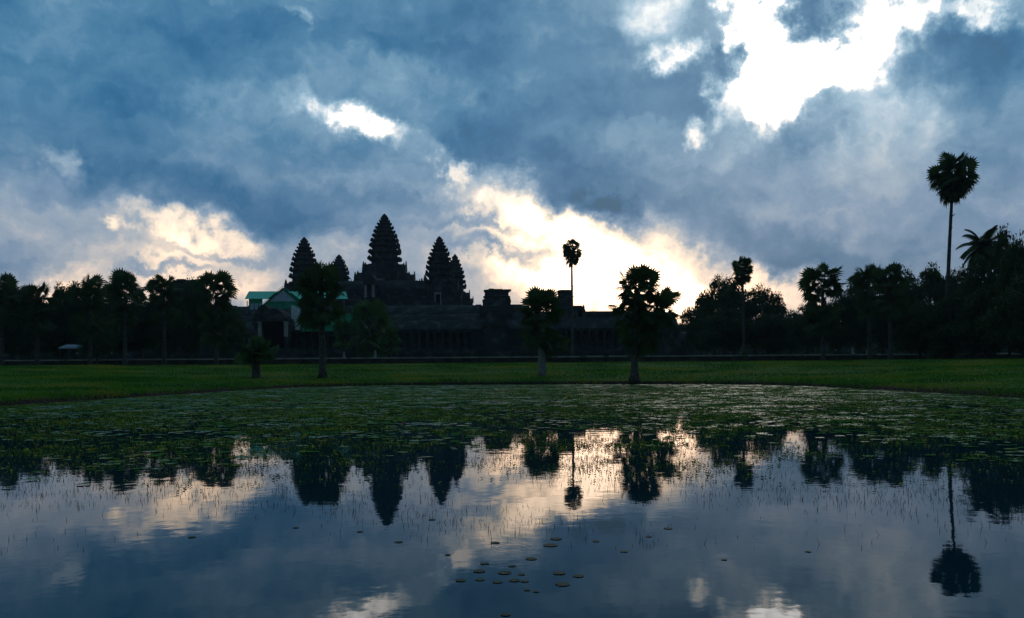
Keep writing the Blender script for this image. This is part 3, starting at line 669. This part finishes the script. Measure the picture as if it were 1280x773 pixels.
def sugar_palm(base, top_px, half_px, D, label, clusters=None, r0=.30, r1=.2, leaf='palm', flare=1.6, barkm='bark', seed=0, lean_px=0, skirt=True, cnt=58, group=None, cy=None, ball=False):
    """base: ground point; top_px: (px,py) of crown top; half_px crown half width"""
    t_ = empty('sugar_palm', base); tag(t_, label, 'palm tree', group)
    k = D/F; rad = half_px*k; ztop = zat(top_px[0], top_px[1], D); xc = xat(top_px[0], top_px[1], D)
    hc = ztop-rad*.98-base.z; lean = (xc-base.x, 0)
    trunk(t_, hc, r0, r1, lean, flare, barkm, seed, 10)
    cl = [(lean[0], 0, hc, rad, -38 if not ball else -62, 88, cnt)]
    if clusters:
        for (dx, dz, rf_, e0, e1, cn) in clusters: cl.append((lean[0]+dx*k, rad*.15, hc-dz*k, rad*rf_, e0, e1, cn))
    palm_crown('crown', cl, seed, leaf, t_)
    if skirt:
        palm_crown('dead_fronds', [(lean[0], 0, hc-.35*rad, rad*.62, -86, -35, 14)], seed+50, 'dead', t_)
    return t_
GP = None
def ghit(px, py): return ground_hit(px, py)
# --- the four palms on the pond bank
b0 = ghit(403.5, 473); sugar_palm(b0, (401, 326), 34, b0.y, 'tall full palm on the bank between the shelter and the towers', [(-2, 22, 1.0, -72, 0, 36)], .34, .24, 'palm', 1.5, seed=1, skirt=False)
b0 = ghit(320, 472.5); sugar_palm(b0, (320, 416.5), 24, b0.y, 'short stout young palm with dark stub trunk on the left bank', [(-6, 4, .95, -25, 25, 16), (7, 4, .95, -25, 25, 16)], .42, .34, 'palm_lush', 1.2, seed=2, skirt=False, cnt=50)
b0 = ghit(677.5, 470); sugar_palm(b0, (677, 356.5), 33, b0.y, 'palm with thick pale trunk base at the far bank of the pond', [(-2, 24, .85, -80, -5, 30), (14, 36, .8, -85, -10, 16)], .44, .28, 'palm', 1.15, 'bark_pale', seed=3, skirt=False)
b0 = ghit(793, 477); sugar_palm(b0, (796, 328), 32, b0.y, 'broad lopsided palm at the waterline with black wedge shaped trunk foot', [(-12, 26, .8, -80, 20, 30), (24, 24, 1.1, -70, 45, 50), (4, 55, 1.05, -85, 10, 40)], .30, .24, 'palm', 2.0, seed=4, skirt=False, cnt=50)
# --- tall thin palms
def on_ground(px, py, D):
    x_ = xat(px, py, D); return Vector((x_, D, gz(x_, D)))
b0 = on_ground(715.5, 440, 168); sugar_palm(b0, (714.5, 297.5), 14.5, 168, 'tall slender palm with small round crown beside the domed ruin', [(0, 6, .9, -80, 30, 30), (0, 10, .85, -88, -15, 24)], .30, .17, 'palm', 1.3, seed=5, skirt=False, cnt=46, ball=True)
b0 = on_ground(930, 440, 172); sugar_palm(b0, (927.5, 319), 15.5, 172, 'slender palm poking out above the round broadleaf trees', [(0, 5, .95, -80, 30, 34), (0, 9, .85, -88, -15, 20)], .32, .2, 'palm', 1.3, seed=6, skirt=False, cnt=46, ball=True)
b0 = on_ground(1183, 440, 124); sugar_palm(b0, (1191.5, 186), 30.5, 124, 'tallest palm with round crown high above the right hand trees', [(0, 6, .95, -80, 10, 34), (0, 14, .8, -88, -30, 24)],   .32, .18, 'palm', 1.3, seed=17, skirt=False, cnt=52, ball=True)
# --- palms of the left grove
for i, (px_, py_, hp, D, lab, cl_) in enumerate([
    (2, 337, 28, 128, 'palm at the left edge of the picture, tops above its neighbour', [(0, 24, .9, -85, 0, 24)]),
    (46, 350, 24, 133, 'lower palm second from the left edge with ragged crown', [(0, 20, .9, -85, 0, 22)]),
    (112, 342, 25, 136, 'palm with broad crown merging with the taller palm on its right', [(0, 22, 1, -85, 0, 26)]),
    (156, 334.5, 26, 130, 'tallest palm of the left grove with sky gaps under its fronds', [(-4, 26, .9, -85, 0, 22)]),
    (205, 341, 20, 138, 'narrow palm between the tallest grove palm and the square ruin', [(0, 22, .9, -85, 0, 22)]),
    (270, 336.5, 25, 131, 'dense long crowned palm left of the green roofed shelter', [(2, 22, 1.05, -85, 10, 36), (0, 44, .85, -88, 0, 26)])]):
    b0 = on_ground(px_+.3, 440, D); sugar_palm(b0, (px_, py_), hp*1.16, D, lab, cl_, .30, .2, 'palm', 1.4, seed=20+i, skirt=False, cnt=44, group='palms of the left grove')
# --- palms of the right grove
for i, (px_, py_, hp, D, lab, cl_) in enumerate([
    (1028, 325, 28, 131, 'palm with spiky top standing apart just right of the sky gap', [(-2, 26, .95, -85, 0, 28), (0, 40, .9, -85, 0, 20)]),
    (1086, 327, 23, 140, 'left palm of the touching pair in the right grove', [(0, 22, .95, -85, 0, 24)]),
    (1112, 324.5, 25, 125, 'right palm of the touching pair, thick trunk foot on the lawn', [(0, 22, .95, -85, 0, 26)]),
    (1162, 334, 13, 139, 'small palm top just left of the tallest palm', [(0, 12, .9, -85, 0, 18)])]):
    b0 = on_ground(px_+1, 440, D); sugar_palm(b0, (px_, py_), hp*1.12, D, lab, cl_, .32, .22, 'palm', 1.5, seed=40+i, skirt=False, cnt=44, group='palms of the right grove')
# --- lush low palms in front of the gallery
for i, (px_, py_, hp, D, lab, cl_) in enumerate([
    (462, 370, 30, 163, 'green leafy palm before the foot of the central tower', [(0, 22, 1.0, -85, 0, 30)]),
    (487, 404, 17, 157, 'small round palm right of the green leafy one', [(0, 12, 1.0, -85, 0, 20)]),
    (428, 398, 15, 160, 'small dim palm just right of the bank palm trunk', [(0, 12, 1.0, -85, 0, 18)])]):
    b0 = on_ground(px_, 440, D); sugar_palm(b0, (px_, py_), hp, D, lab, cl_, .28, .2, 'palm_lush', 1.3, seed=60+i, skirt=False, cnt=44, group='low palms before the gallery')
# --- coconut palm
def coconut_palm(px_, py_, hp, D, label):
    b0 = on_ground(px_+4, 440, D); t_ = empty('coconut_palm', b0); tag(t_, label, 'palm tree')
    rad = hp*D/F; zc = zat(px_, py_+hp*.55, D); xc = xat(px_, py_, D); lean = (xc-b0.x, 0); trunk(t_, zc-b0.z, .26, .15, lean, 1.5, seed=9)
    rnd = random.Random(5); V = []; Fc = []
    for i in range(30):
        a = i*2.4; e_ = R(78-115*(i/30)); L_ = rad*rnd.uniform(1.15, 1.35); p = Vector((lean[0], 0, zc-b0.z)); d = Vector((math.cos(a)*math.cos(e_), math.sin(a)*math.cos(e_), math.sin(e_))); n = 16
        for k in range(n):
            nd = (d+Vector((0, 0, -.075-.004*k))).normalized(); q_ = p+nd*L_/n; s = nd.cross(Vector((0, 0, 1))).normalized(); o = len(V)
            V += [p+s*.03, p-s*.03, q_-s*.03, q_+s*.03]; Fc.append((o, o+1, o+2, o+3))
            ll = rad*.34*math.sin(math.pi*(k+1.5)/(n+2.5))**.6
            for sg in (-1, 1):
                for hh in (0, .33, .66):
                    b_ = p+(q_-p)*hh; tip = b_+s*sg*ll+nd*ll*.45+Vector((0, 0, -ll*.5)); o = len(V)
                    V += [b_, b_+nd*.20, tip]; Fc.append((o, o+1, o+2))
            p = q_; d = nd
    me = bpy.data.meshes.new('crown'); me.from_pydata([tuple(v_) for v_ in V], [], Fc); me.materials.append(MAT['palm']); obj('crown', me, t_)
coconut_palm(1229, 295, 26, 136, 'feathery coconut palm rising out of the right hand trees')

# ------------------------------------------------------------------ broadleaf trees
def crown_mesh(seed, mname, nleaf=15000, lobes=40, flat=.85):
    rng = np.random.default_rng(seed)
    # lobes inside an ellipsoid of diameter 1, height .8 sitting on z .2..1
    C = []; 
    while len(C) < lobes:
        p = rng.uniform(-1, 1, 3)
        if np.linalg.norm(p) < 1 and np.linalg.norm(p) > .35: C.append(p)
    C = np.array(C)*np.array([.36, .36, .30])+np.array([0, 0, .62]); rad = rng.uniform(.10, .20, lobes)
    w_ = rad**2; idx = rng.choice(lobes, nleaf, p=w_/w_.sum())
    d = rng.normal(size=(nleaf, 3)); d /= np.linalg.norm(d, axis=1)[:, None]; d[:, 2] = np.where(d[:, 2] < -.3, -d[:, 2]*.5, d[:, 2])
    rr_ = rad[idx]*rng.uniform(.72, 1.06, nleaf)**.7
    clump = .82+.3*np.sin(d[:, 0]*9+idx)*np.sin(d[:, 1]*8+idx*2)*np.sin(d[:, 2]*9)
    P = C[idx]+d*(rr_*clump)[:, None]*np.array([1, 1, flat])
    nrm = d*.6+rng.normal(size=(nleaf, 3))*.7; nrm /= np.linalg.norm(nrm, axis=1)[:, None]
    a = np.cross(nrm, rng.normal(size=(nleaf, 3))); a /= np.linalg.norm(a, axis=1)[:, None]; b_ = np.cross(nrm, a)
    s = rng.uniform(.010, .021, nleaf)[:, None]
    V = np.stack([P-a*s, P+b_*s*.55, P+a*s*1.1, P-b_*s*.55], 1).reshape(-1, 3); Fc = np.arange(nleaf*4).reshape(-1, 4)
    return np_mesh('crown', V, Fc, mname), C
def limb_mesh(C, seed):
    rnd = random.Random(seed); m = MB(); m.tube([(0, 0, -.03), (.004, 0, .12), (-.005, .004, .30), (0, 0, .5)], [.034, .024, .019, .012], 9)
    for c in C[:12]:
        s = Vector((0, 0, rnd.uniform(.16, .36))); c = Vector(c); md = s.lerp(c, .5)+Vector((rnd.uniform(-.03, .03), rnd.uniform(-.03, .03), -.02)); m.tube([s, md, c], [.012, .008, .003], 6)
    return m.mesh('trunk', 'bark', True)
protos = []
for i in range(5):
    cm_, C = crown_mesh(100+i, 'leaf2' if i == 4 else 'leaf'); protos.append((cm_, limb_mesh(C, i)))
def tree(px_, ytop, wpx, D, label, k=None, cat='tree', group=None, name='broadleaf_tree', low=0.0):
    b0 = on_ground(px_, 440, D); t_ = empty(name, b0, random.uniform(0, 6.28)); tag(t_, label, cat, group)
    h_ = zat(px_, ytop, D)-b0.z; wd = wpx/F*D*1.05; k = random.randrange(4) if k is None else k
    for nm, me in (('crown', protos[k][0]), ('trunk', protos[k][1])):
        o = obj(nm, me, t_); o.scale = (wd, wd, h_*1.0)
        if nm == 'crown' and low: o.scale = (wd, wd, h_*(1+low+.12)); o.location.z = -h_*(low+.12)
    return t_
random.seed(11)
LEFT = [
 (-30, 355, 90, 140, 'tree cut off by the left edge behind the edge palm', .1),
 (14, 372, 70, 142, 'dark tree filling the space under the left edge palm', .25),
 (48, 384, 60, 139, 'low dark tree under the ragged second palm', .25),
 (76, 371, 34, 144, 'small rounded tree in the dip between the two left palm clumps', .3),
 (104, 368, 60, 146, 'leafy tree behind the trunk of the merging palm', .25),
 (136, 378, 62, 143, 'dark tree just left of the tallest grove palm trunk', .25),
 (176, 374, 58, 147, 'dark tree right behind the tallest grove palm', .25),
 (212, 372, 52, 145, 'dark tree hiding the foot of the square ruin', .25),
 (246, 362, 50, 149, 'rounded tree in front of the square ruin', .25),
 (280, 388, 46, 150.5, 'low tree beside the dense long crowned palm', .2),
 (121, 419, 44, 126, 'low green bush in front of the left grove', .1),
]
for (x_, y_, w_, D, lab, low) in LEFT:
    D = max(D+18, 160) if 'bush' not in lab else 146
    tree(x_, y_-16, w_*1.22, D, lab, 4 if 'bush' in lab else None, 'bush' if 'bush' in lab else 'tree', 'trees of the left grove' if 'bush' not in lab else None, 'bush' if 'bush' in lab else 'broadleaf_tree', low)
RIGHT = [
 (858, 397, 46, 262, 'distant bluish tree at the right end of the gallery', .2),
 (876, 372, 44, 205, 'left shoulder tree of the round broadleaf clump', .2),
 (893, 345, 50, 196, 'highest tree of the round broadleaf clump, left of the slender palm', .2),
 (918, 346, 50, 190, 'broad tree behind the slender palm trunk', .2),
 (944, 357, 50, 194, 'tree with rounded top right of the slender palm trunk', .2),
 (968, 367, 38, 188, 'small crowned tree stepping down to the sky gap', .25),
 (988, 388, 40, 192, 'lowest tree under the sky gap', .25),
 (905, 385, 70, 180, 'dark tree low in front of the round broadleaf clump', .2),
 (960, 395, 70, 178, 'low dark tree before the sky gap', .25),
 (1010, 384, 50, 150, 'dark tree left of the palm that stands apart', .25),
 (1048, 374, 50, 148, 'dark tree right of the palm that stands apart', .25),
 (1074, 360, 50, 146, 'dark tree under the left palm of the pair', .25),
 (1104, 358, 60, 149, 'dark tree under the right palm of the pair', .25),
 (1140, 343, 56, 146, 'tree filling the dip right of the palm pair', .2),
 (1168, 338, 56, 143, 'tree under the small palm top', .2),
 (1196, 341, 60, 141, 'tree around the trunk of the tallest palm', .2),
 (1216, 332, 60, 132, 'tree just right of the tallest palm trunk', .2),
 (1244, 326, 60, 130, 'tree below the feathery coconut palm', .2),
 (1262, 290, 46, 118, 'tall tree at the right edge, second from the frame', .2),
 (1286, 280, 66, 112, 'highest leafy tree cut by the right edge', .2),
 (1150, 380, 70, 128, 'dark low tree at the right end of the terrace wall', .25),
 (1190, 375, 80, 122, 'dark low tree in front under the tallest palm', .25),
 (1238, 365, 90, 116, 'big shadowy tree on the lawn below the coconut palm', .25),
 (1285, 350, 90, 104, 'nearest shadowy tree at the right edge', .25),
 (1340, 300, 120, 110, 'tree just beyond the right edge, branches reaching in', .2),
]
for (x_, y_, w_, D, lab, low) in RIGHT:
    if D < 152 and D > 135: D += 18
    tree(x_, y_-(7 if x_ > 1000 else 2), w_*1.1, D, lab, None, 'tree', 'trees of the right grove', 'broadleaf_tree', low)

# far woodland, one mass
rng = np.random.default_rng(5)
n = 240000; ang = rng.uniform(R(-62), R(62), n); rad = rng.uniform(430, 520, n); base = (np.sin(ang*37)+np.sin(ang*91+1)+np.sin(ang*203+2))*2.0+17
zz = GB+base*rng.uniform(0, 1, n)**1.1-.3
P = np.stack([np.sin(ang)*rad, np.cos(ang)*rad, zz], 1); nrm = rng.normal(size=(n, 3)); nrm /= np.linalg.norm(nrm, axis=1)[:, None]
a = np.cross(nrm, rng.normal(size=(n, 3))); a /= np.linalg.norm(a, axis=1)[:, None]; b_ = np.cross(nrm, a); s = rng.uniform(.5, 1.3, n)[:, None]
V = np.stack([P-a*s, P+b_*s*.6, P+a*s, P-b_*s*.6], 1).reshape(-1, 3)
tag(obj('woodland', np_mesh('woodland', V, np.arange(n*4).reshape(-1, 4), 'leaf')), 'far dark woodland closing the horizon behind the temple', 'woodland', kind='stuff')

# ------------------------------------------------------------------ grass blades on the lawn
def blades(name, P, hgt, wid, m, lean=.35, seed=0):
    rng = np.random.default_rng(seed); n = len(P); a = rng.uniform(0, 2*np.pi, n); dx = np.cos(a)*wid; dy = np.sin(a)*wid
    l1 = rng.normal(size=n)*lean*hgt; l2 = rng.normal(size=n)*lean*hgt
    A = P+np.stack([dx, dy, np.zeros(n)], 1); B = P-np.stack([dx, dy, np.zeros(n)], 1); T = P+np.stack([l1, l2, hgt], 1)
    V = np.stack([A, B, T], 1).reshape(-1, 3); return obj(name, np_mesh(name, V, np.arange(n*3).reshape(-1, 3), m))
rng = np.random.default_rng(9)
n = 420000; Y = rng.uniform(20, 149.5, n); X = rng.uniform(-1, 1, n)*(Y*.64+3); d = sdist(X, Y)
k = (d > .15) & (rng.random(n) < np.where(d < 1.5, 1, .75)); X, Y, d = X[k], Y[k], d[k]; Z = height(X, Y)
hg = np.where(d < .9, rng.uniform(.12, .34, len(X)), rng.uniform(.06, .2, len(X)))*(1+.5*wob(X*.7, Y*.7))
tag(blades('grass', np.stack([X, Y, Z-.02], 1), hg, .018+Y*.00035, 'grassb', .4, 2), 'green lawn of ragged grass round the far side of the pond', 'grass', kind='stuff')

# ------------------------------------------------------------------ water plants
rng = np.random.default_rng(21)
def patch(X, Y, s, o=0):   # patchiness 0..1
    return .5+.5*(np.sin(X*s+o+2*np.sin(Y*s*.7+o))*np.sin(Y*s*1.3+o*2+1.5*np.sin(X*s*.8)))
def discs(X, Y, r, m, name, z0=.006, seed=1, nseg=7, tilt=.02):
    rng = np.random.default_rng(seed); n = len(X); a0 = rng.uniform(0, 6.28, n); ang = a0[:, None]+np.linspace(.18, 6.1, nseg)[None, :]
    rr_ = r[:, None]*rng.uniform(.86, 1.1, (n, nseg)); tx = rng.normal(size=n)*tilt; ty = rng.normal(size=n)*tilt
    px_ = np.cos(ang)*rr_; py_ = np.sin(ang)*rr_; z = z0+rng.uniform(0, .012, n)[:, None]+px_*tx[:, None]+py_*ty[:, None]+.04*r[:, None]
    V = np.stack([X[:, None]+px_, Y[:, None]+py_, z], -1); c = np.stack([X, Y, z0+rng.uniform(0, .012, n)], -1)[:, None, :]
    V = np.concatenate([c, V], 1).reshape(-1, 3); k = nseg+1
    Fc = np.concatenate([np.stack([np.arange(n)*k, np.arange(n)*k+i+1, np.arange(n)*k+i+2], 1) for i in range(nseg-1)])
    return obj(name, np_mesh(name, V, Fc, m))
# leaves float in drifts; the near water stays open
n = 230000; Y = 13+69*rng.random(n)**1.15; X = rng.uniform(-1, 1, n)*np.minimum(Y*.62+1, 26); d = sdist(X, Y)
start = 14.5+2.5*np.sin(X*.35+1)+1.5*np.sin(X*1.1)
den = (np.clip((Y-start)/28, 0, 1)**2.1)*.95*(.25+.75*patch(X, Y, .45, 1))*(.3+.7*patch(X, Y, 1.7, 4))
k = (d < -.2) & (rng.random(n) < den); X, Y = X[k], Y[k]; r = rng.uniform(.05, .13, len(X))*(1+.012*Y)
tag(discs(X, Y, r, 'padfar', 'floating_leaves', seed=3), 'drifts of small floating leaves covering the far half of the pond', 'water plants', kind='stuff')
# yellow-green tufts that stand a few centimetres out of the water
n = 170000; Y = 10.5+53*rng.random(n)**1.3; X = rng.uniform(-1, 1, n)*np.minimum(Y*.62+1, 25); d = sdist(X, Y)
den = np.clip((Y-12)/14, .0, 1)**1.3*1.5*patch(X, Y, .6, 2)**1.5*patch(X, Y, 2.3, 7)
k = (d < -.3) & (rng.random(n) < den); X, Y = X[k], Y[k]
c = np.stack([X, Y, np.full(len(X), .01)], 1); c = np.repeat(c, 4, 0)+np.concatenate([rng.normal(size=(len(X)*4, 2))*.14, np.zeros((len(X)*4, 1))], 1)
tag(blades('pond_weed', c, rng.uniform(.012, .055, len(c))*np.clip(c[:, 1]/22, .5, 1.2), rng.uniform(.01, .024, len(c)), 'weed', 1.0, 5), 'yellow green weed tufts standing out of the water', 'water plants', kind='stuff')
# thin reeds in the open water in front of it
n = 150000; Y = 8.5+24*rng.random(n)**1.2; X = rng.uniform(-1, 1, n)*(Y*.6)
den = np.clip((Y-8.2)/6, 0, 1)*np.clip((34-Y)/12, 0, 1)*patch(X, Y, .5, 3)*patch(X, Y, 3.1, 5)*np.clip(1.25-abs(X/Y-.02)*1.4, .2, 1)
k = rng.random(n) < den*1.3; X, Y = X[k], Y[k]
tag(blades('water_grass', np.stack([X, Y, np.full(len(X), -.01)], 1), rng.uniform(.015, .11, len(X))*rng.uniform(.4, 1.2, len(X)), .0025+Y*.00012, 'reed', .22, 6), 'thin upright grass stems standing in the open water', 'water plants', kind='stuff')
# single lily pads in the near water
def pad_mesh(seed):
    rnd = random.Random(seed); m = MB(); n = 22; V = [(0, 0, .002)]
    for i in range(n+1):
        a = .16+(2*math.pi-.32)*i/n; r_ = 1+rnd.uniform(-.04, .04); V.append((math.cos(a)*r_, math.sin(a)*r_, .03+rnd.uniform(0, .05)))
        
    m.add(V, [(0, i+1, i+2) for i in range(n)]); V2 = [(x, y, z-.03) for x, y, z in V]; m.add(V2, [(0, i+2, i+1) for i in range(n)])
    return m.mesh('lily_pad', 'pad', True)
pms = [pad_mesh(i) for i in range(3)]
pads = [(699, 717, .09, 'pale lily pad apart from the cluster, nearer of the two on the right'), (723, 720.5, .08, None), (599, 714.5, .09, None), (576, 726, .075, None), (600, 725, .07, None), (640, 708, .06, None),
        (631, 716.5, .10, None), (652, 718.5, .05, None), (643, 726, .08, None), (656, 727, .06, None), (622, 728, .07, None), (659, 738, .045, None), (670, 740, .045, None), (703, 731, .10, None), (664, 699, .09, None),
        (695, 674, .10, None), (688, 682, .12, None), (745, 677, .06, None), (619, 679, .08, None), (606, 705, .07, None), (632, 769, .06, None), (811, 671, .06, None), (835, 661, .08, None), (780, 690, .06, None), (560, 694, .05, None), (905, 700, .05, None), (498, 678, .07, None), (450, 665, .06, None), (1010, 690, .05, None), (540, 650, .07, None), (240, 672, .07, None), (370, 660, .06, None)]
for i, (x_, y_, r_, lab) in enumerate(pads):
    hy = HY-(x_-CX)*math.tan(R(ROLL)); D = CAMH*F/(y_-hy); p = at(x_, y_, D)
    o = obj('lily_pad', pms[i % 3]); o.location = (p.x, p.y, .004); o.scale = (r_*.6, r_*.6, r_*.3); o.rotation_euler = (0, 0, random.uniform(0, 6.28))
    if i == 0 or i == 1 or i == 13: pass
    near = 575 < x_ < 672 and y_ > 703
    lab = 'small pale lily pad of the loose cluster in the near centre water' if near else 'lone lily pad floating in open water away from the cluster'
    if i == 1: lab = 'right hand lily pad of the pair beside the near cluster'
    if i in (0, 13): lab = 'left hand lily pad pair member beside the near cluster'
    tag(o, lab, 'lily pad', 'lily pads in the near cluster' if near else ('lone lily pads' if i not in (0, 1, 13) else 'pair of lily pads beside the cluster'))
# water lily flowers
def flower(px_, py_, m, label, r_=.09):
    hy = HY-(px_-CX)*math.tan(R(ROLL)); D = CAMH*F/(py_-hy); p = at(px_, py_, D); mb = MB()
    for ring, (n_, el_, l_) in enumerate(((9, 25, 1), (7, 50, .85), (5, 72, .7))):
        for k in range(n_):
            a = 2*math.pi*k/n_+ring*.4; d = Vector((math.cos(a)*math.cos(R(el_)), math.sin(a)*math.cos(R(el_)), math.sin(R(el_)))); s = Vector((-math.sin(a), math.cos(a), 0))
            mb.add([(0, 0, 0), d*l_*.5+s*.2, d*l_, d*l_*.5-s*.2], [(0, 1, 2, 3)])
    st = MB(); st.tube([(0, 0, -1.2), (0, 0, .02)], [.06, .05], 6)
    root = empty('water_lily', (p.x, p.y, .10)); root.scale = (r_, r_, r_); tag(root, label, 'flower'); mb.build('petals', m, root); st.build('stem', 'reed', root)
flower(505, 536, 'pink', 'small red flower in the weed before the central tower reflection', .11)
flower(344, 505, 'pink', 'tiny red flower near the far left bank', .15)
flower(1088, 494, 'wpetal', 'tiny white floating object shaped as a flower by the right bank', .13)  # unidentified white floating objects, given a flower's form
flower(64, 503, 'wpetal', 'tiny white floating object shaped as a flower by the left bank', .1)

# ------------------------------------------------------------------ canopy and people on the terrace
DT = 156
tb = on_ground(92, 446, DT); tb.z = gz(tb.x, tb.y)
tent = empty('canopy_tent', tb); tag(tent, 'small blue grey canopy on poles on the terrace at far left', 'canopy')
m = MB(); w_ = 1.75; m.add([(-w_, -w_, 2.2), (w_, -w_, 2.2), (w_, w_, 2.2), (-w_, w_, 2.2), (-.9, -.6, 2.75), (.9, -.6, 2.75), (.9, .6, 2.75), (-.9, .6, 2.75), (-w_, -w_, 1.98), (w_, -w_, 1.98), (w_, w_, 1.98), (-w_, w_, 1.98)],
    [(0,1,5,4),(1,2,6,5),(2,3,7,6),(3,0,4,7),(4,5,6,7),(8,9,1,0),(9,10,2,1),(10,11,3,2),(11,8,0,3)]); m.build('canvas', 'tent', tent)
for sx in (-1, 1):
    for sy in (-1, 1): m = MB(); m.tube([(sx*1.65, sy*1.65, 0), (sx*1.65, sy*1.65, 2.15)], .035, 6); m.build('pole', 'steel', tent)
def person(loc, top, label, pose=0, rz=0):
    root = empty('person', loc, rz); tag(root, label, 'person')
    def skin(name, verts, edges, radii, m):
        me = bpy.data.meshes.new(name); me.from_pydata(verts, edges, []); me.materials.append(MAT[m]); o = obj(name, me, root)
        o.modifiers.new('skin', 'SKIN'); 
        for i, r_ in enumerate(radii): me.skin_vertices[0].data[i].radius = r_ if isinstance(r_, tuple) else (r_, r_)
        me.skin_vertices[0].data[0].use_root = True
        s = o.modifiers.new('sub', 'SUBSURF'); s.levels = 1; s.render_levels = 2; return o
    a = .12 if pose else 0
    vs = [(0,0,.95),(0,0,1.2),(0,0,1.38),(0,0,1.47),(0,-.01,1.58),(0,-.01,1.68), (.1,0,.88),(.11,-.03-a,.48),(.11,.0+a,.08),(.11,-.13+a,.04), (-.1,0,.88),(-.11,-.03+a,.48),(-.11,0-a*.3,.08),(-.11,-.13-a*.3,.04),
          (.19,0,1.36),(.24,.03,1.1),(.24,-.06,.86),(.24,-.08,.78), (-.19,0,1.36),(-.24,.03,1.1),(-.22,-.1,.88),(-.22,-.13,.8)]
    es = [(0,1),(1,2),(2,3),(3,4),(4,5),(0,6),(6,7),(7,8),(8,9),(0,10),(10,11),(11,12),(12,13),(2,14),(14,15),(15,16),(16,17),(2,18),(18,19),(19,20),(20,21)]
    rs = [.12,.12,.12,.055,.09,.07,.085,.06,.045,.04,.085,.06,.045,.04,.055,.042,.034,.035,.055,.042,.034,.035]
    if not hasattr(bpy, '_pm'): pass
    o = skin('body', vs, es, rs, 'skin')
    skin('shirt', [vs[0], vs[1], vs[2], vs[14], (.23,.02,1.18), vs[18], (-.23,.02,1.18)], [(0,1),(1,2),(2,3),(3,4),(2,5),(5,6)], [.135,.135,.135,.07,.058,.07,.058], top)
    skin('trousers', [(0,0,.93), vs[6], vs[7], (vs[8][0],vs[8][1],.12), vs[10], vs[11], (vs[12][0],vs[12][1],.12)], [(0,1),(1,2),(2,3),(0,4),(4,5),(5,6)], [.13,.098,.072,.06,.098,.072,.06], 'trouser')
    skin('hair', [(0,.02,1.60),(0,.015,1.70)], [(0,1)], [.095,.085], 'hair')
p = on_ground(97, 446, DT); person(p+Vector((0, 0, 0)), 'white', 'person in pale top standing under the blue grey canopy', 0, .3)
p = on_ground(139.5, 446, 153.2); person(p, 'yellow', 'person in yellowish top on the terrace right of the canopy', 1, -.4)

# pale stone fragments along the terrace; the first stands in for glimpsed sky light
for i, (px_, D, s_, lab) in enumerate([(1066, 153, .55, 'added pale form for sky light glimpsed above the terrace between the two right palms'), (1084, 153, .4, 'pale squat stone block on the terrace by the thick trunk foot'), (430, 153.5, .5, 'upright pale stone stub right of the bank palm trunk'), (469, 154, .6, 'upright pale stone stub below the green leafy palm')]):
    b0 = on_ground(px_, 440, D); o = MB(); rnd = random.Random(i)
    o.ring_stack(0, 0, [([(math.cos(2*math.pi*k/9)*q_*rnd.uniform(.85, 1.1), math.sin(2*math.pi*k/9)*q_*rnd.uniform(.85, 1.1)) for k in range(9)], z_) for q_, z_ in ((.7, 0), (.6, .5), (.42, .9), (.5, 1.2), (.42, 1.9), (.2, 2.2))])
    t_ = o.build('stone_fragment', 'stone_pale'); t_.location = b0; t_.scale = (s_*.8, s_*.8, s_); tag(t_, lab, 'stone')

# ------------------------------------------------------------------ damp morning air
hm = bpy.data.materials.new('haze'); hm.use_nodes = True; t = hm.node_tree; t.nodes.clear()
pv = t.nodes.new('ShaderNodeVolumePrincipled'); pv.inputs['Color'].default_value = (.75, .88, 1, 1); pv.inputs['Density'].default_value = .00012; pv.inputs['Anisotropy'].default_value = 0
ho = t.nodes.new('ShaderNodeOutputMaterial'); t.links.new(pv.outputs[0], ho.inputs['Volume'])
m = MB(); m.box(-3200, 3200, -1400, 3400, -3.5, 75); tag(m.build('haze', hm), 'thin damp morning air over the whole place', 'haze', kind='stuff')
